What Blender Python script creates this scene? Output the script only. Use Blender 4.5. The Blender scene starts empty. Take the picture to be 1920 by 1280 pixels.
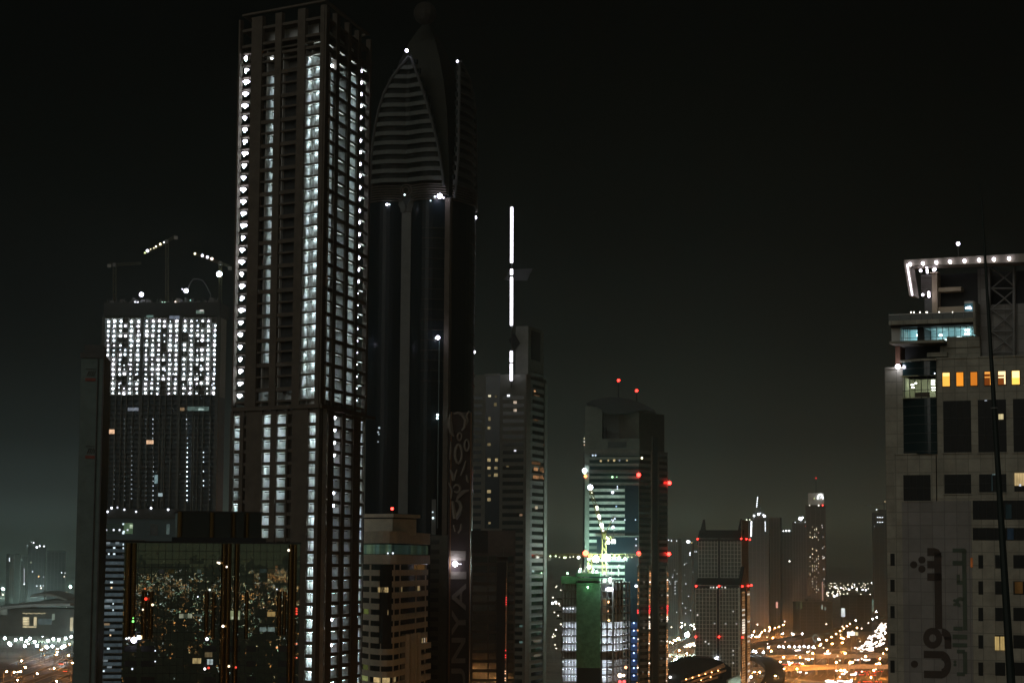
import bpy, math, random
from mathutils import Vector, Matrix
random.seed(7)
scene = bpy.context.scene
COL = scene.collection
HAZE = 1.12e-4

# ---------------------------------------------------------------- camera
CAM = Vector((0.0, 0.0, 100.0))
FPX = 4000.0
PITCH = math.atan(410 / FPX)
ROLL = 0.007
RM = Matrix.Rotation(math.pi / 2 + PITCH, 3, 'X') @ Matrix.Rotation(ROLL, 3, 'Z')
cd = bpy.data.cameras.new('camera')
cd.sensor_width = 36.0
cd.lens = FPX / 1920 * 36.0
cd.clip_start = 1.0
cd.clip_end = 80000.0
cam = bpy.data.objects.new('camera', cd)
COL.objects.link(cam)
cam.matrix_world = Matrix.Translation(CAM) @ RM.to_4x4()
scene.camera = cam

# ---------------------------------------------------------------- night sky: glow of the city along the horizon
world = bpy.data.worlds.new('World')
scene.world = world
world.use_nodes = True
wn, wl = world.node_tree.nodes, world.node_tree.links
wn.clear()
w_out = wn.new('ShaderNodeOutputWorld')
bg1 = wn.new('ShaderNodeBackground')
bg2 = wn.new('ShaderNodeBackground')
add = wn.new('ShaderNodeAddShader')
sky = wn.new('ShaderNodeTexSky')
sky.sky_type = 'NISHITA'
sky.sun_disc = False
sky.sun_elevation = math.radians(-4)
sky.sun_rotation = math.radians(200)
bg2.inputs['Strength'].default_value = 0.004
wl.new(sky.outputs['Color'], bg2.inputs['Color'])
tc = wn.new('ShaderNodeTexCoord')
sep = wn.new('ShaderNodeSeparateXYZ')
wl.new(tc.outputs['Generated'], sep.inputs[0])
rampL = wn.new('ShaderNodeValToRGB')
rampR = wn.new('ShaderNodeValToRGB')
def setramp(rp, stops):
    e = rp.color_ramp.elements
    while len(e) > 1: e.remove(e[-1])
    e[0].position = stops[0][0]; e[0].color = (*stops[0][1], 1)
    for p, c in stops[1:]:
        q = e.new(p); q.color = (*c, 1)
# position = 4 * sin(elevation) so the first 14 degrees get most of the ramp
setramp(rampR, [(0.0, (.115, .112, .062)), (.05, (.080, .084, .052)), (.12, (.027, .029, .0200)), (.22, (.0085, .0092, .0072)),
                (.40, (.0025, .0030, .0026)), (.62, (.0005, .0008, .0008)), (.9, (.0002, .0004, .0004)), (1.0, (.0002, .0004, .0004))])
setramp(rampL, [(0.0, (.115, .165, .155)), (.05, (.055, .080, .078)), (.12, (.0140, .0190, .0210)), (.22, (.0035, .0050, .0062)),
                (.40, (.0006, .0012, .0017)), (.62, (.0002, .0007, .0009)), (.9, (.0001, .0004, .0005)), (1.0, (.0001, .0004, .0005))])
mul = wn.new('ShaderNodeMath'); mul.operation = 'MULTIPLY'; mul.inputs[1].default_value = 4.0
wl.new(sep.outputs['Z'], mul.inputs[0])
wl.new(mul.outputs[0], rampL.inputs[0]); wl.new(mul.outputs[0], rampR.inputs[0])
mr = wn.new('ShaderNodeMapRange')
mr.inputs['From Min'].default_value = -.22; mr.inputs['From Max'].default_value = .06
wl.new(sep.outputs['X'], mr.inputs['Value'])
mx = wn.new('ShaderNodeMixRGB')
wl.new(mr.outputs[0], mx.inputs[0]); wl.new(rampL.outputs[0], mx.inputs[1]); wl.new(rampR.outputs[0], mx.inputs[2])
wl.new(mx.outputs[0], bg1.inputs['Color'])
bg1.inputs['Strength'].default_value = 1.0
wl.new(bg1.outputs[0], add.inputs[0]); wl.new(bg2.outputs[0], add.inputs[1])
wl.new(add.outputs[0], w_out.inputs['Surface'])

# added dim, very wide fill sun standing in for city glow behind the camera
sd = bpy.data.lights.new('city_fill_sun', 'SUN')
sd.energy = 0.34
sd.angle = math.radians(50)
sd.color = (1.0, .98, .87)
so = bpy.data.objects.new('city_fill_sun', sd)
COL.objects.link(so)
so.rotation_euler = (math.radians(62), 0, math.radians(-28))

scene.view_settings.view_transform = 'Standard'
scene.view_settings.look = 'None'
scene.view_settings.exposure = 0.0
scene.view_settings.gamma = 1.0
scene.cycles.max_bounces = 5
scene.cycles.diffuse_bounces = 3
scene.cycles.glossy_bounces = 3
scene.cycles.transmission_bounces = 3
scene.cycles.volume_bounces = 0
scene.cycles.sample_clamp_indirect = 2.0
scene.cycles.sample_clamp_direct = 0.0
scene.cycles.caustics_reflective = False
scene.cycles.caustics_refractive = False

# ---------------------------------------------------------------- geometry helpers
def ray(px, py):
    return RM @ Vector(((px - 960) / FPX, (640 - py) / FPX, -1.0))
def at(px, py, Y):
    r = ray(px, py)
    return CAM + r * (Y / r.y)
def gnd(px, py, z=0.0):
    r = ray(px, py)
    return CAM + r * ((z - CAM.z) / r.z)
def V2(p): return Vector((p[0], p[1]))

class MB:
    """collects faces with material slots and (u,z) coordinates, builds ONE mesh object"""
    def __init__(s): s.v = []; s.f = []; s.mi = []; s.uv = []; s.mats = []
    def slot(s, m):
        if m not in s.mats: s.mats.append(m)
        return s.mats.index(m)
    def face(s, pts, m, uv=None):
        i = len(s.v); s.v += [tuple(p) for p in pts]
        s.f.append(tuple(range(i, i + len(pts)))); s.mi.append(s.slot(m))
        s.uv += uv if uv else [(p[0] + p[1], p[2]) for p in pts]
    def hexa(s, b, t, m, uvs=None):
        # b, t: 4 bottom and 4 top points, counter-clockwise from above
        s.face([b[3], b[2], b[1], b[0]], m); s.face(t, m)
        for i in range(4):
            j = (i + 1) % 4
            w0 = (Vector(b[j]) - Vector(b[i])).length
            a = uvs[i] if uvs else 0.0
            s.face([b[i], b[j], t[j], t[i]], m, [(a, b[i][2]), (a + w0, b[j][2]), (a + w0, t[j][2]), (a, t[i][2])])
    def box(s, x0, x1, y0, y1, z0, z1, m):
        b = [(x0, y0, z0), (x1, y0, z0), (x1, y1, z0), (x0, y1, z0)]
        s.hexa(b, [(p[0], p[1], z1) for p in b], m)
    def prism(s, poly, z0, z1, m, top=None):
        """poly ccw seen from above"""
        n = len(poly); acc = 0
        for i in range(n):
            a, b = poly[i], poly[(i + 1) % n]
            L = math.hypot(b[0] - a[0], b[1] - a[1])
            s.face([(a[0], a[1], z0), (b[0], b[1], z0), (b[0], b[1], z1), (a[0], a[1], z1)], m,
                   [(acc, z0), (acc + L, z0), (acc + L, z1), (acc, z1)])
            acc += L
        s.face([(p[0], p[1], z1) for p in poly], top or m)
        s.face([(p[0], p[1], z0) for p in reversed(poly)], m)
    def loft(s, rings, m, cap=True):
        n = len(rings[0])
        for r0, r1 in zip(rings, rings[1:]):
            for i in range(n):
                j = (i + 1) % n
                s.face([r0[i], r0[j], r1[j], r1[i]], m)
        if cap:
            s.face(list(reversed(rings[0])), m); s.face(rings[-1], m)
    def tube(s, a, b, r0, r1, m, n=6):
        a, b = Vector(a), Vector(b)
        d = (b - a)
        if d.length < 1e-6: return
        d.normalize()
        x = d.cross(Vector((0, 0, 1))) if abs(d.z) < .9 else d.cross(Vector((1, 0, 0)))
        x.normalize(); y = d.cross(x)
        ra, rb = [], []
        for i in range(n):
            t = 2 * math.pi * i / n
            o = x * math.cos(t) + y * math.sin(t)
            ra.append(a + o * r0); rb.append(b + o * r1)
        s.loft([list(reversed(ra)), list(reversed(rb))], m) if False else s.loft([ra, rb], m)
    def ball(s, c, r, m, n=6, k=4, sx=1.0):
        c = Vector(c); rings = []; v0 = len(s.v)
        for j in range(1, k):
            t = math.pi * j / k
            rings.append([c + Vector((math.cos(2 * math.pi * i / n) * math.sin(t), math.sin(2 * math.pi * i / n) * math.sin(t), -math.cos(t))) * r for i in range(n)])
        lo, hi = c - Vector((0, 0, r)), c + Vector((0, 0, r))
        for i in range(n):
            j = (i + 1) % n
            s.face([lo, rings[0][j], rings[0][i]], m)
            s.face([hi, rings[-1][i], rings[-1][j]], m)
        s.loft(rings, m, cap=False)
        if sx != 1.0:
            for i in range(v0, len(s.v)): s.v[i] = (c.x + (s.v[i][0] - c.x) * sx, s.v[i][1], s.v[i][2])
    def fbox(s, F, u0, u1, z0, z1, d0, d1, m):
        """box on facade F: along it, up, and out of it from d0 to d1"""
        q = [F.xy(u0, d1), F.xy(u1, d1), F.xy(u1, d0), F.xy(u0, d0)]
        s.hexa([(p.x, p.y, z0) for p in q], [(p.x, p.y, z1) for p in q], m, [u0, 0, u0, 0])
    def px(s, F, x0, y0, x1, y1, d0, d1, m):
        u0, u1, z0, z1 = F.rect(x0, y0, x1, y1)
        s.fbox(F, u0, u1, z0, z1, d0, d1, m)
    def sweep(s, poly, z0, z1, d0, d1, m):
        """ribbon along a plan polyline running left to right, thick from d0 to d1 outwards"""
        P = [Vector(p) for p in poly]; N = []
        for i in range(len(P)):
            t = (P[min(i + 1, len(P) - 1)] - P[max(i - 1, 0)]).normalized()
            N.append(Vector((t.y, -t.x)))
        acc = 0
        for i in range(len(P) - 1):
            q = [P[i] + N[i] * d1, P[i + 1] + N[i + 1] * d1, P[i + 1] + N[i + 1] * d0, P[i] + N[i] * d0]
            s.hexa([(p.x, p.y, z0) for p in q], [(p.x, p.y, z1) for p in q], m, [acc, 0, 0, 0])
            acc += (P[i + 1] - P[i]).length
    def lattice(s, a, b, w, m, step=None, r=.08):
        """square lattice girder from a to b"""
        a, b = Vector(a), Vector(b); d = (b - a); L = d.length; d.normalize()
        x = d.cross(Vector((0, 0, 1))) if abs(d.z) < .9 else d.cross(Vector((1, 0, 0)))
        x.normalize(); y = d.cross(x); h = w / 2
        c = [x * h + y * h, -x * h + y * h, -x * h - y * h, x * h - y * h]
        for o in c: s.tube(a + o, b + o, r, r, m, 4)
        n = max(2, int(L / (step or w * 1.2)))
        for i in range(n):
            p, q = a + d * (L * i / n), a + d * (L * (i + 1) / n)
            for k in range(4):
                o0, o1 = c[k], c[(k + 1) % 4]
                s.tube(p + (o0 if i % 2 else o1), q + (o1 if i % 2 else o0), r * .7, r * .7, m, 3)
    def build(s, name, parent=None, smooth=False, label=None, stuff=False):
        me = bpy.data.meshes.new(name)
        off = parent_loc(parent)
        me.from_pydata([(p[0] - off.x, p[1] - off.y, p[2] - off.z) for p in s.v], [], s.f)
        for m in s.mats: me.materials.append(m)
        me.polygons.foreach_set('material_index', s.mi)
        ul = me.uv_layers.new(name='UVMap')
        flat = [c for uv in s.uv for c in uv]
        ul.data.foreach_set('uv', flat)
        if smooth: me.polygons.foreach_set('use_smooth', [True] * len(s.f))
        me.update()
        o = bpy.data.objects.new(name, me)
        COL.objects.link(o)
        if parent: o.parent = parent
        if label: o['label'] = label
        if stuff: o['kind'] = 'stuff'
        return o

def parent_loc(p):
    v = Vector((0, 0, 0))
    while p is not None:
        v += Vector(p.location); p = p.parent
    return v

class Face:
    """a vertical plane given by its two plan corners, left to right as seen from the camera"""
    def __init__(s, a, b):
        s.a, s.b = Vector(a), Vector(b); s.L = (s.b - s.a).length
        s.t = (s.b - s.a) / s.L; s.n = Vector((s.t.y, -s.t.x))
    def hit(s, px, py):
        r = ray(px, py); k = s.n.dot(s.a - V2(CAM)) / s.n.dot(V2(r))
        p = CAM + r * k
        return (V2(p) - s.a).dot(s.t), p.z
    def u(s, px, py): return s.hit(px, py)[0]
    def z(s, px, py): return s.hit(px, py)[1]
    def xy(s, u, d=0.0): return s.a + s.t * u + s.n * d
    def pt(s, u, z, d=0.0):
        p = s.xy(u, d); return Vector((p.x, p.y, z))
    def p(s, px, py, d=0.0):
        u, z = s.hit(px, py); return s.pt(u, z, d)
    def rect(s, x0, y0, x1, y1):
        xm, ym = (x0 + x1) / 2, (y0 + y1) / 2
        return s.u(x0, ym), s.u(x1, ym), s.z(xm, y1), s.z(xm, y0)
def pface(x0, d0, x1, d1, y):
    return Face(V2(at(x0, y, d0)), V2(at(x1, y, d1)))

def thing(name, label, cat, loc, group=None):
    o = bpy.data.objects.new(name, None)
    COL.objects.link(o)
    o.location = (loc[0], loc[1], loc[2] if len(loc) > 2 else 0.0)
    o.empty_display_size = 2
    o['label'] = label; o['category'] = cat
    if group: o['group'] = group
    return o
def tag(o, label, cat, group=None):
    o['label'] = label; o['category'] = cat
    if group: o['group'] = group
    return o
def structure(o): o['kind'] = 'structure'; return o

def screen_size(c, w, h):
    v = RM.transposed() @ (Vector(c) - CAM)
    if v.z > -1: return 0
    x, y = 960 + v.x / -v.z * FPX, 640 - v.y / -v.z * FPX
    k = 1.0 if (-5 < x < 1925 and -5 < y < 1285) else 0.001
    return k * w * h / (v.z * v.z)

class Many:
    """counted repeats of one part: the 100 that show largest are parts, the rest one part"""
    def __init__(s, name, parent, limit=98): s.name, s.parent, s.items, s.limit = name, parent, [], limit
    def fbox(s, F, u0, u1, z0, z1, d0, d1, m, label=None):
        c = F.pt((u0 + u1) / 2, (z0 + z1) / 2, d1)
        def fn(mb): mb.fbox(F, u0, u1, z0, z1, d0, d1, m)
        s.items.append((screen_size(c, u1 - u0, z1 - z0), fn, label))
    def px(s, F, x0, y0, x1, y1, d0, d1, m, label=None):
        u0, u1, z0, z1 = F.rect(x0, y0, x1, y1); s.fbox(F, u0, u1, z0, z1, d0, d1, m, label)
    def strip(s, F, u, z, w, h, d, m):
        def fn(mb):      # strip lamp with added plates that hide it from the camera
            mb.fbox(F, u - w / 2, u + w / 2, z - h / 2, z + h / 2, d - .12, d, m)
            mb.fbox(F, u - w / 2 - .03, u + w / 2 + .03, z - h / 2 - .16, z + h / 2, d + .01, d + .05, M_CONC_D)
            for e in (-1, 1): mb.fbox(F, u + e * (w / 2 + .03) - .02, u + e * (w / 2 + .03) + .02, z - h / 2 - .16, z + h / 2, d - .14, d, M_CONC_D)
        s.items.append((screen_size(F.pt(u, z, d), w, h), fn, None))
    def sweep(s, poly, z0, z1, d0, d1, m, label=None):
        c = (poly[0][0], poly[0][1], z0); w = (Vector(poly[-1]) - Vector(poly[0])).length
        def fn(mb): mb.sweep(poly, z0, z1, d0, d1, m)
        s.items.append((screen_size(c, w, z1 - z0), fn, label))
    def ball(s, c, r, m, n=6, k=4, sx=1.0):
        c = Vector(c)
        s.items.append((screen_size(c, r, r), lambda mb: mb.ball(c, r, m, n, k, sx), None))
    def done(s):
        s.items.sort(key=lambda t: -t[0])
        for _, fn, lab in s.items[:s.limit]:
            mb = MB(); fn(mb); mb.build(s.name, s.parent, label=lab)
        rest = s.items[s.limit:]
        if rest:
            mb = MB()
            for _, fn, _l in rest: fn(mb)
            mb.build(s.name, s.parent, stuff=True)

# ---------------------------------------------------------------- materials
def principled(name):
    m = bpy.data.materials.new(name); m.use_nodes = True
    return m, m.node_tree.nodes, m.node_tree.links, m.node_tree.nodes['Principled BSDF']
def matte(name, col, rough=.8, var=.25, scale=.35, joints=None, spec=.3, bump=0.0):
    m, n, l, b = principled(name)
    t = n.new('ShaderNodeTexCoord')
    nz = n.new('ShaderNodeTexNoise'); nz.inputs['Scale'].default_value = scale; nz.inputs['Detail'].default_value = 6
    nz.inputs['Roughness'].default_value = .65
    l.new(t.outputs['Object'], nz.inputs['Vector'])
    r = n.new('ShaderNodeValToRGB')
    r.color_ramp.elements[0].position = .3; r.color_ramp.elements[1].position = .72
    r.color_ramp.elements[0].color = (*[c * (1 - var) for c in col], 1)
    r.color_ramp.elements[1].color = (*[min(1, c * (1 + var)) for c in col], 1)
    l.new(nz.outputs['Fac'], r.inputs[0])
    out = r.outputs[0]
    if joints:
        w, h, k = joints[:3]
        br = n.new('ShaderNodeTexBrick'); br.offset = 0.0; br.squash = 1.0
        br.inputs['Scale'].default_value = 1.0
        br.inputs['Brick Width'].default_value = w; br.inputs['Row Height'].default_value = h
        br.inputs['Mortar Size'].default_value = k; br.inputs['Mortar Smooth'].default_value = .1
        br.inputs['Color1'].default_value = (1, 1, 1, 1); br.inputs['Color2'].default_value = (.80, .80, .79, 1)
        br.inputs['Mortar'].default_value = (.62, .62, .62, 1)
        l.new(t.outputs['UV'], br.inputs['Vector'])
        mm = n.new('ShaderNodeMixRGB'); mm.blend_type = 'MULTIPLY'; mm.inputs[0].default_value = 1
        l.new(out, mm.inputs[1]); l.new(br.outputs['Color'], mm.inputs[2]); out = mm.outputs[0]
    l.new(out, b.inputs['Base Color'])
    b.inputs['Roughness'].default_value = rough
    b.inputs['Specular IOR Level'].default_value = spec
    return m
def glass(name, col=(.012, .016, .018), rough=.06, metal=0.0, wob=0.0, pane=None, spec=.6):
    m, n, l, b = principled(name)
    b.inputs['Base Color'].default_value = (*col, 1)
    b.inputs['Roughness'].default_value = rough
    b.inputs['Metallic'].default_value = metal
    b.inputs['Specular IOR Level'].default_value = spec
    if wob:
        t = n.new('ShaderNodeTexCoord')
        src = t.outputs['UV']
        if pane:      # every pane sits at a slightly different angle
            vm = n.new('ShaderNodeVectorMath'); vm.operation = 'DIVIDE'; vm.inputs[1].default_value = (pane[0], pane[1], 1)
            fl = n.new('ShaderNodeVectorMath'); fl.operation = 'FLOOR'
            wn_ = n.new('ShaderNodeTexWhiteNoise'); wn_.noise_dimensions = '2D'
            l.new(src, vm.inputs[0]); l.new(vm.outputs[0], fl.inputs[0]); l.new(fl.outputs[0], wn_.inputs['Vector'])
            sb = n.new('ShaderNodeVectorMath'); sb.operation = 'SUBTRACT'; sb.inputs[1].default_value = (.5, .5, .5)
            l.new(wn_.outputs['Color'], sb.inputs[0])
            sc = n.new('ShaderNodeVectorMath'); sc.operation = 'SCALE'; sc.inputs['Scale'].default_value = wob
            l.new(sb.outputs[0], sc.inputs[0])
            nz = n.new('ShaderNodeTexNoise'); nz.inputs['Scale'].default_value = .9; nz.inputs['Detail'].default_value = 2
            l.new(src, nz.inputs['Vector'])
            sb2 = n.new('ShaderNodeVectorMath'); sb2.operation = 'SUBTRACT'; sb2.inputs[1].default_value = (.5, .5, .5)
            l.new(nz.outputs['Color'], sb2.inputs[0])
            sc2 = n.new('ShaderNodeVectorMath'); sc2.operation = 'SCALE'; sc2.inputs['Scale'].default_value = wob * 1.2
            l.new(sb2.outputs[0], sc2.inputs[0])
            g = n.new('ShaderNodeNewGeometry')
            a1 = n.new('ShaderNodeVectorMath'); a2 = n.new('ShaderNodeVectorMath'); nn = n.new('ShaderNodeVectorMath')
            nn.operation = 'NORMALIZE'
            l.new(g.outputs['Normal'], a1.inputs[0]); l.new(sc.outputs[0], a1.inputs[1])
            l.new(a1.outputs[0], a2.inputs[0]); l.new(sc2.outputs[0], a2.inputs[1])
            l.new(a2.outputs[0], nn.inputs[0]); l.new(nn.outputs[0], b.inputs['Normal'])
    return m
_em = {}
def emis(col, st, sample=True, name=None):
    key = (tuple(round(c, 3) for c in col), round(st, 3), sample)
    if key in _em: return _em[key]
    m = bpy.data.materials.new(name or 'lamp_light'); m.use_nodes = True
    n, l = m.node_tree.nodes, m.node_tree.links
    n.clear()
    o = n.new('ShaderNodeOutputMaterial'); e = n.new('ShaderNodeEmission')
    e.inputs['Color'].default_value = (*col, 1); e.inputs['Strength'].default_value = st
    l.new(e.outputs[0], o.inputs['Surface'])
    m.cycles.emission_sampling = 'AUTO' if sample else 'NONE'
    _em[key] = m
    return m
_wm = {}
def litwin(col, st, scale=1.2, stripes=0.0, lo=.45):
    """a lit room seen through its window: uneven brightness, curtains"""
    key = (col, st, scale, stripes, lo)
    if key in _wm: return _wm[key]
    m = bpy.data.materials.new('lit_window'); m.use_nodes = True
    n, l = m.node_tree.nodes, m.node_tree.links; n.clear()
    o = n.new('ShaderNodeOutputMaterial'); e = n.new('ShaderNodeEmission')
    t = n.new('ShaderNodeTexCoord'); nz = n.new('ShaderNodeTexNoise'); nz.inputs['Scale'].default_value = scale
    nz.inputs['Detail'].default_value = 3
    mp = n.new('ShaderNodeMapping'); mp.inputs['Scale'].default_value = (1, .5, 1)
    l.new(t.outputs['UV'], mp.inputs[0]); l.new(mp.outputs[0], nz.inputs['Vector'])
    r = n.new('ShaderNodeMapRange'); r.inputs['From Min'].default_value = .3; r.inputs['From Max'].default_value = .65
    r.inputs['To Min'].default_value = lo * st; r.inputs['To Max'].default_value = st
    l.new(nz.outputs['Fac'], r.inputs['Value'])
    v = r.outputs[0]
    if stripes:
        wv = n.new('ShaderNodeTexWave'); wv.inputs['Scale'].default_value = stripes; wv.inputs['Distortion'].default_value = 1.5
        l.new(t.outputs['UV'], wv.inputs['Vector'])
        r2 = n.new('ShaderNodeMapRange'); r2.inputs['To Min'].default_value = .55
        l.new(wv.outputs['Fac'], r2.inputs['Value'])
        mm = n.new('ShaderNodeMath'); mm.operation = 'MULTIPLY'
        l.new(v, mm.inputs[0]); l.new(r2.outputs[0], mm.inputs[1]); v = mm.outputs[0]
    e.inputs['Color'].default_value = (*col, 1)
    l.new(v, e.inputs['Strength']); l.new(e.outputs[0], o.inputs['Surface'])
    m.cycles.emission_sampling = 'NONE'
    _wm[key] = m
    return m

M_CONC = matte('bare_concrete', (.34, .33, .30), .9)
M_CONC_D = matte('dark_concrete', (.13, .125, .115), .9)
M_CONC_L = matte('light_concrete', (.50, .50, .48), .9)
M_PLASTER = matte('white_plaster', (.70, .72, .72), .8, .1)
M_BROWN = matte('brown_concrete', (.105, .088, .070), .9)
M_CREAM = matte('cream_cladding', (.80, .74, .60), .7, .12)
M_PANEL = matte('beige_stone_panels', (.33, .322, .262), .7, .24, .5, (1.62, 1.75, .06))
M_PANEL_D = matte('grey_sign_panels', (.245, .24, .225), .7, .12, .5, (1.62, 1.75, .05))
M_WHITE = matte('white_cladding', (.55, .55, .52), .6, .12)
M_PALE = matte('pale_grey_cladding', (.13, .135, .125), .6, .15)
M_GREY = matte('grey_cladding', (.075, .078, .075), .6, .2)
M_DARK = matte('near_black_cladding', (.035, .037, .038), .7, .2)
M_STEEL = matte('grey_steel', (.20, .20, .19), .5, .2)
M_CRANE_D = matte('crane_yellow_dimmed', (.085, .075, .030), .6, .1)  # darker copy of the crane yellow, lack of light put into the colour
M_CRANE = matte('yellow_crane_paint', (.20, .18, .06), .5, .1)
M_GREEN = matte('green_safety_net', (.17, .36, .20), .9, .35, .5)
M_BLUE = matte('blue_sheeting', (.06, .12, .32), .6, .2)
M_GLASS = glass('dark_glass')
M_GLASS_T = glass('teal_glass', (.012, .026, .028), .08)
M_GLASS_B = glass('blue_glass', (.012, .022, .034), .12)
M_GOLD = glass('gold_mirror_glass', (.30, .21, .11), .03, 1.0, .010, (1.4, 1.8))
M_TEALM = glass('green_mirror_glass', (.26, .30, .25), .01, 1.0, .0055, (1.5, 1.9))
M_GOLDR = glass('gold_rib_cladding', (.24, .14, .052), .14, 1.0)
M_GLASS_C = glass('unlit_crown_glass', (.010, .013, .012), .45, 0, 0, None, .12)
M_CHROME = glass('polished_trim', (.45, .40, .36), .12, 1.0)
M_BANNER = matte('dark_banner_cloth', (.060, .045, .042), .9, .2)
M_LETTER = matte('pale_banner_lettering', (.24, .215, .18), .9, .1)
M_SIGN = matte('dark_sign_lettering', (.060, .048, .040), .8, .2)
M_SIGNG = matte('dark_green_sign_lettering', (.080, .105, .078), .8, .2)
WHITE = (.78, .86, 1.0); VIOL = (.80, .78, 1.0); WARM = (1.0, .62, .30); SOD = (1.0, .44, .13); PINK = (1.0, .80, .68)
RED = (1.0, .028, .02); YEL = (1.0, .78, .36); GRN = (.35, 1.0, .5)
E_WORK = emis((.80, .88, .98), 26.0)
E_WORK_S = emis((.72, .93, .98), 260.0)
E_RED = emis(RED, 14.0, False)
E_DOT = emis(VIOL, 12.0, False)
def red_lamps(F, parent, pts, r=.55, d=.4, m=None):
    for x, y in pts:
        mb = MB(); mb.ball(F.p(x, y, d), r, m or E_RED); mb.build('warning_light', parent)
# ================================================================ unfinished main tower
def main_tower():
    N = V2(at(603, 500, 600)); Lc = V2(at(446, 500, 618)); Rc = V2(at(686, 500, 640)); B = Lc + Rc - N
    FL, FR = Face(Lc, N), Face(N, Rc)
    T = thing('unfinished_tower', 'tallest tower, a bare concrete shell with columns of white work lamps', 'skyscraper', (N.x, N.y, 0))
    H = 3.56
    z_b = FL.z(450, 741)                         # lamp level of the lowest upper storey
    zs = [z_b - 1.0 + 1.15 + H * k for k in range(-2, 33)]
    slab0 = z_b + 1.15                           # underside of the slab above lamp row 0
    def footprint(ins): # polygon inset
        c = (N + Lc + Rc + B) / 4
        return c, ins
    ring = [Lc, N, Rc, B]
    FB1, FB2 = Face(Rc, B), Face(B, Lc)
    belt_top = FL.z(520, 737); belt_bot = FL.z(520, 762)
    z_top = FL.z(598, 5)
    # core behind the bays
    core = MB(); ins = 4.2
    u = (Lc - N).normalized(); v = (Rc - N).normalized()
    q = [Lc - u * ins * .9 + v * ins, N + u * ins * 1.0 + v * ins, Rc + u * ins - v * ins, B - u * ins - v * ins]
    core.prism([(p.x, p.y) for p in q], 0, z_top - 4, M_PLASTER)
    core.build('core', T)
    # dark solid core in front of the middle bays (shaft wall)
    mb = MB()
    u0, u1 = FL.u(524, 430), FL.u(552, 430)
    mb.fbox(FL, u0, u1, belt_top, FL.z(540, 112), -3.4, -2.6, M_CONC_D)
    mb.build('shaft_wall', T)
    # floor slabs
    for k in range(0, 30):
        z = slab0 + H * (k - 1)
        mb = MB(); e = .0 if k % 2 else .12
        qq = [Lc, N, Rc, B]
        mb.prism([(p.x, p.y) for p in qq], z, z + (.42 if k % 2 else .55), M_BROWN)
        mb.build('floor_slab', T)
    HL = 3.60
    zl = FL.z(520, 777)
    for k in range(0, 46):
        z = zl - HL * k
        if z < 1: break
        mb = MB(); mb.prism([(p.x, p.y) for p in (Lc, N, Rc, B)], z, z + .95, M_BROWN); mb.build('floor_slab', T)
    # belt floor
    mb = MB()
    for F in (FL, FR): mb.fbox(F, -.5, F.L + .5, belt_bot - .9, belt_bot + .25, -.3, .9, M_BROWN)
    mb.fbox(FR, FR.L, FR.L + 9, belt_bot - .9, belt_bot - .1, -3, .9, M_BROWN)
    mb.build('belt_ledge', T)
    # columns
    z1 = z_top - 1.0
    def colm(F, xa, xb, y, za, zb, d0=-1.1, d1=.35, m=M_BROWN):
        mb = MB(); mb.fbox(F, F.u(xa, y), F.u(xb, y), za, zb, d0, d1, m); mb.build('column', T)
    zhi = FL.z(520, 60)
    for a, b in ((441.5, 444.5), (466, 486), (510.5, 522.5), (553, 567), (596, 603.2)):
        colm(FL, a, b, 430, belt_bot, z1)
    for a, b in ((602.8, 609), (623, 629), (646, 651), (665, 670), (687, 690)):
        colm(FR, a, b, 510, belt_bot, z1, d1=.3)
    for a, b in ((432, 436.5), (449.8, 456.5), (462, 491.5), (507.5, 517.5), (536.5, 539.2), (548, 577.5), (592, 598.5)):
        colm(FL, a, b, 850, 0, belt_bot - .9, d0=-.9, d1=.3)
    for a, b in ((598.3, 603.2), (613.5, 624.5), (640, 646), (661.5, 674.5), (681.8, 683)):
        colm(FR, a, b, 850, 0, belt_bot - .9, d0=-.9, d1=.25)
    # partitions from face to core at the bay limits
    mb = MB()
    for x in (463.5, 493.5, 508, 524, 552, 566.8, 578, 596):
        uu = FL.u(x, 430); mb.fbox(FL, uu - .1, uu + .1, belt_bot, FL.z(x, 95), -4.6, -.4, M_CONC_L)
    for x in (610, 622, 630, 646, 665, 671):
        uu = FR.u(x, 510); mb.fbox(FR, uu - .1, uu + .1, belt_bot, FR.z(x, 130), -4.6, -.4, M_CONC_L)
    for x in (437, 450, 461.5, 492, 507.3, 518, 536.3, 548, 578, 592):
        uu = FL.u(x, 850); mb.fbox(FL, uu - .1, uu + .1, 0, belt_bot - .9, -4.6, -.4, M_CONC_L)
    for x in (603.6, 613, 625, 639.5, 646.5, 661, 675, 681.5):
        uu = FR.u(x, 850); mb.fbox(FR, uu - .1, uu + .1, 0, belt_bot - .9, -4.6, -.4, M_CONC_L)
    mb.build('partition_wall', T)
    # deep beams of the dark middle bays, every second storey
    mb_list = []
    for k in range(0, 14):
        z = slab0 + H * (2 * k)
        mb = MB(); mb.fbox(FL, FL.u(486, 430), FL.u(553, 430), z - .5, z + .62, -.8, .12, M_BROWN); mb.build('spandrel_beam', T)
        mb = MB(); mb.fbox(FR, FR.u(609, 510), FR.u(687, 510), z - .35, z + .6, -.4, .15, M_BROWN); mb.build('spandrel_beam', T)
    # near-black sheets stand in for the shade of the deep middle bays
    mb = MB(); mb.fbox(FL, FL.u(523, 430), FL.u(552.6, 430), belt_top + .6, FL.z(538, 140), -1.6, -1.45, M_DARK)
    mb.fbox(FL, FL.u(487, 430), FL.u(494, 430), belt_top + .6, FL.z(490, 140), -1.6, -1.45, M_DARK)
    mb.build('bay_shade_sheet', T)
    # top storeys: open frame, unlit
    zt = [FL.z(530, 100), FL.z(530, 78), FL.z(530, 48), FL.z(530, 14)]
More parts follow.
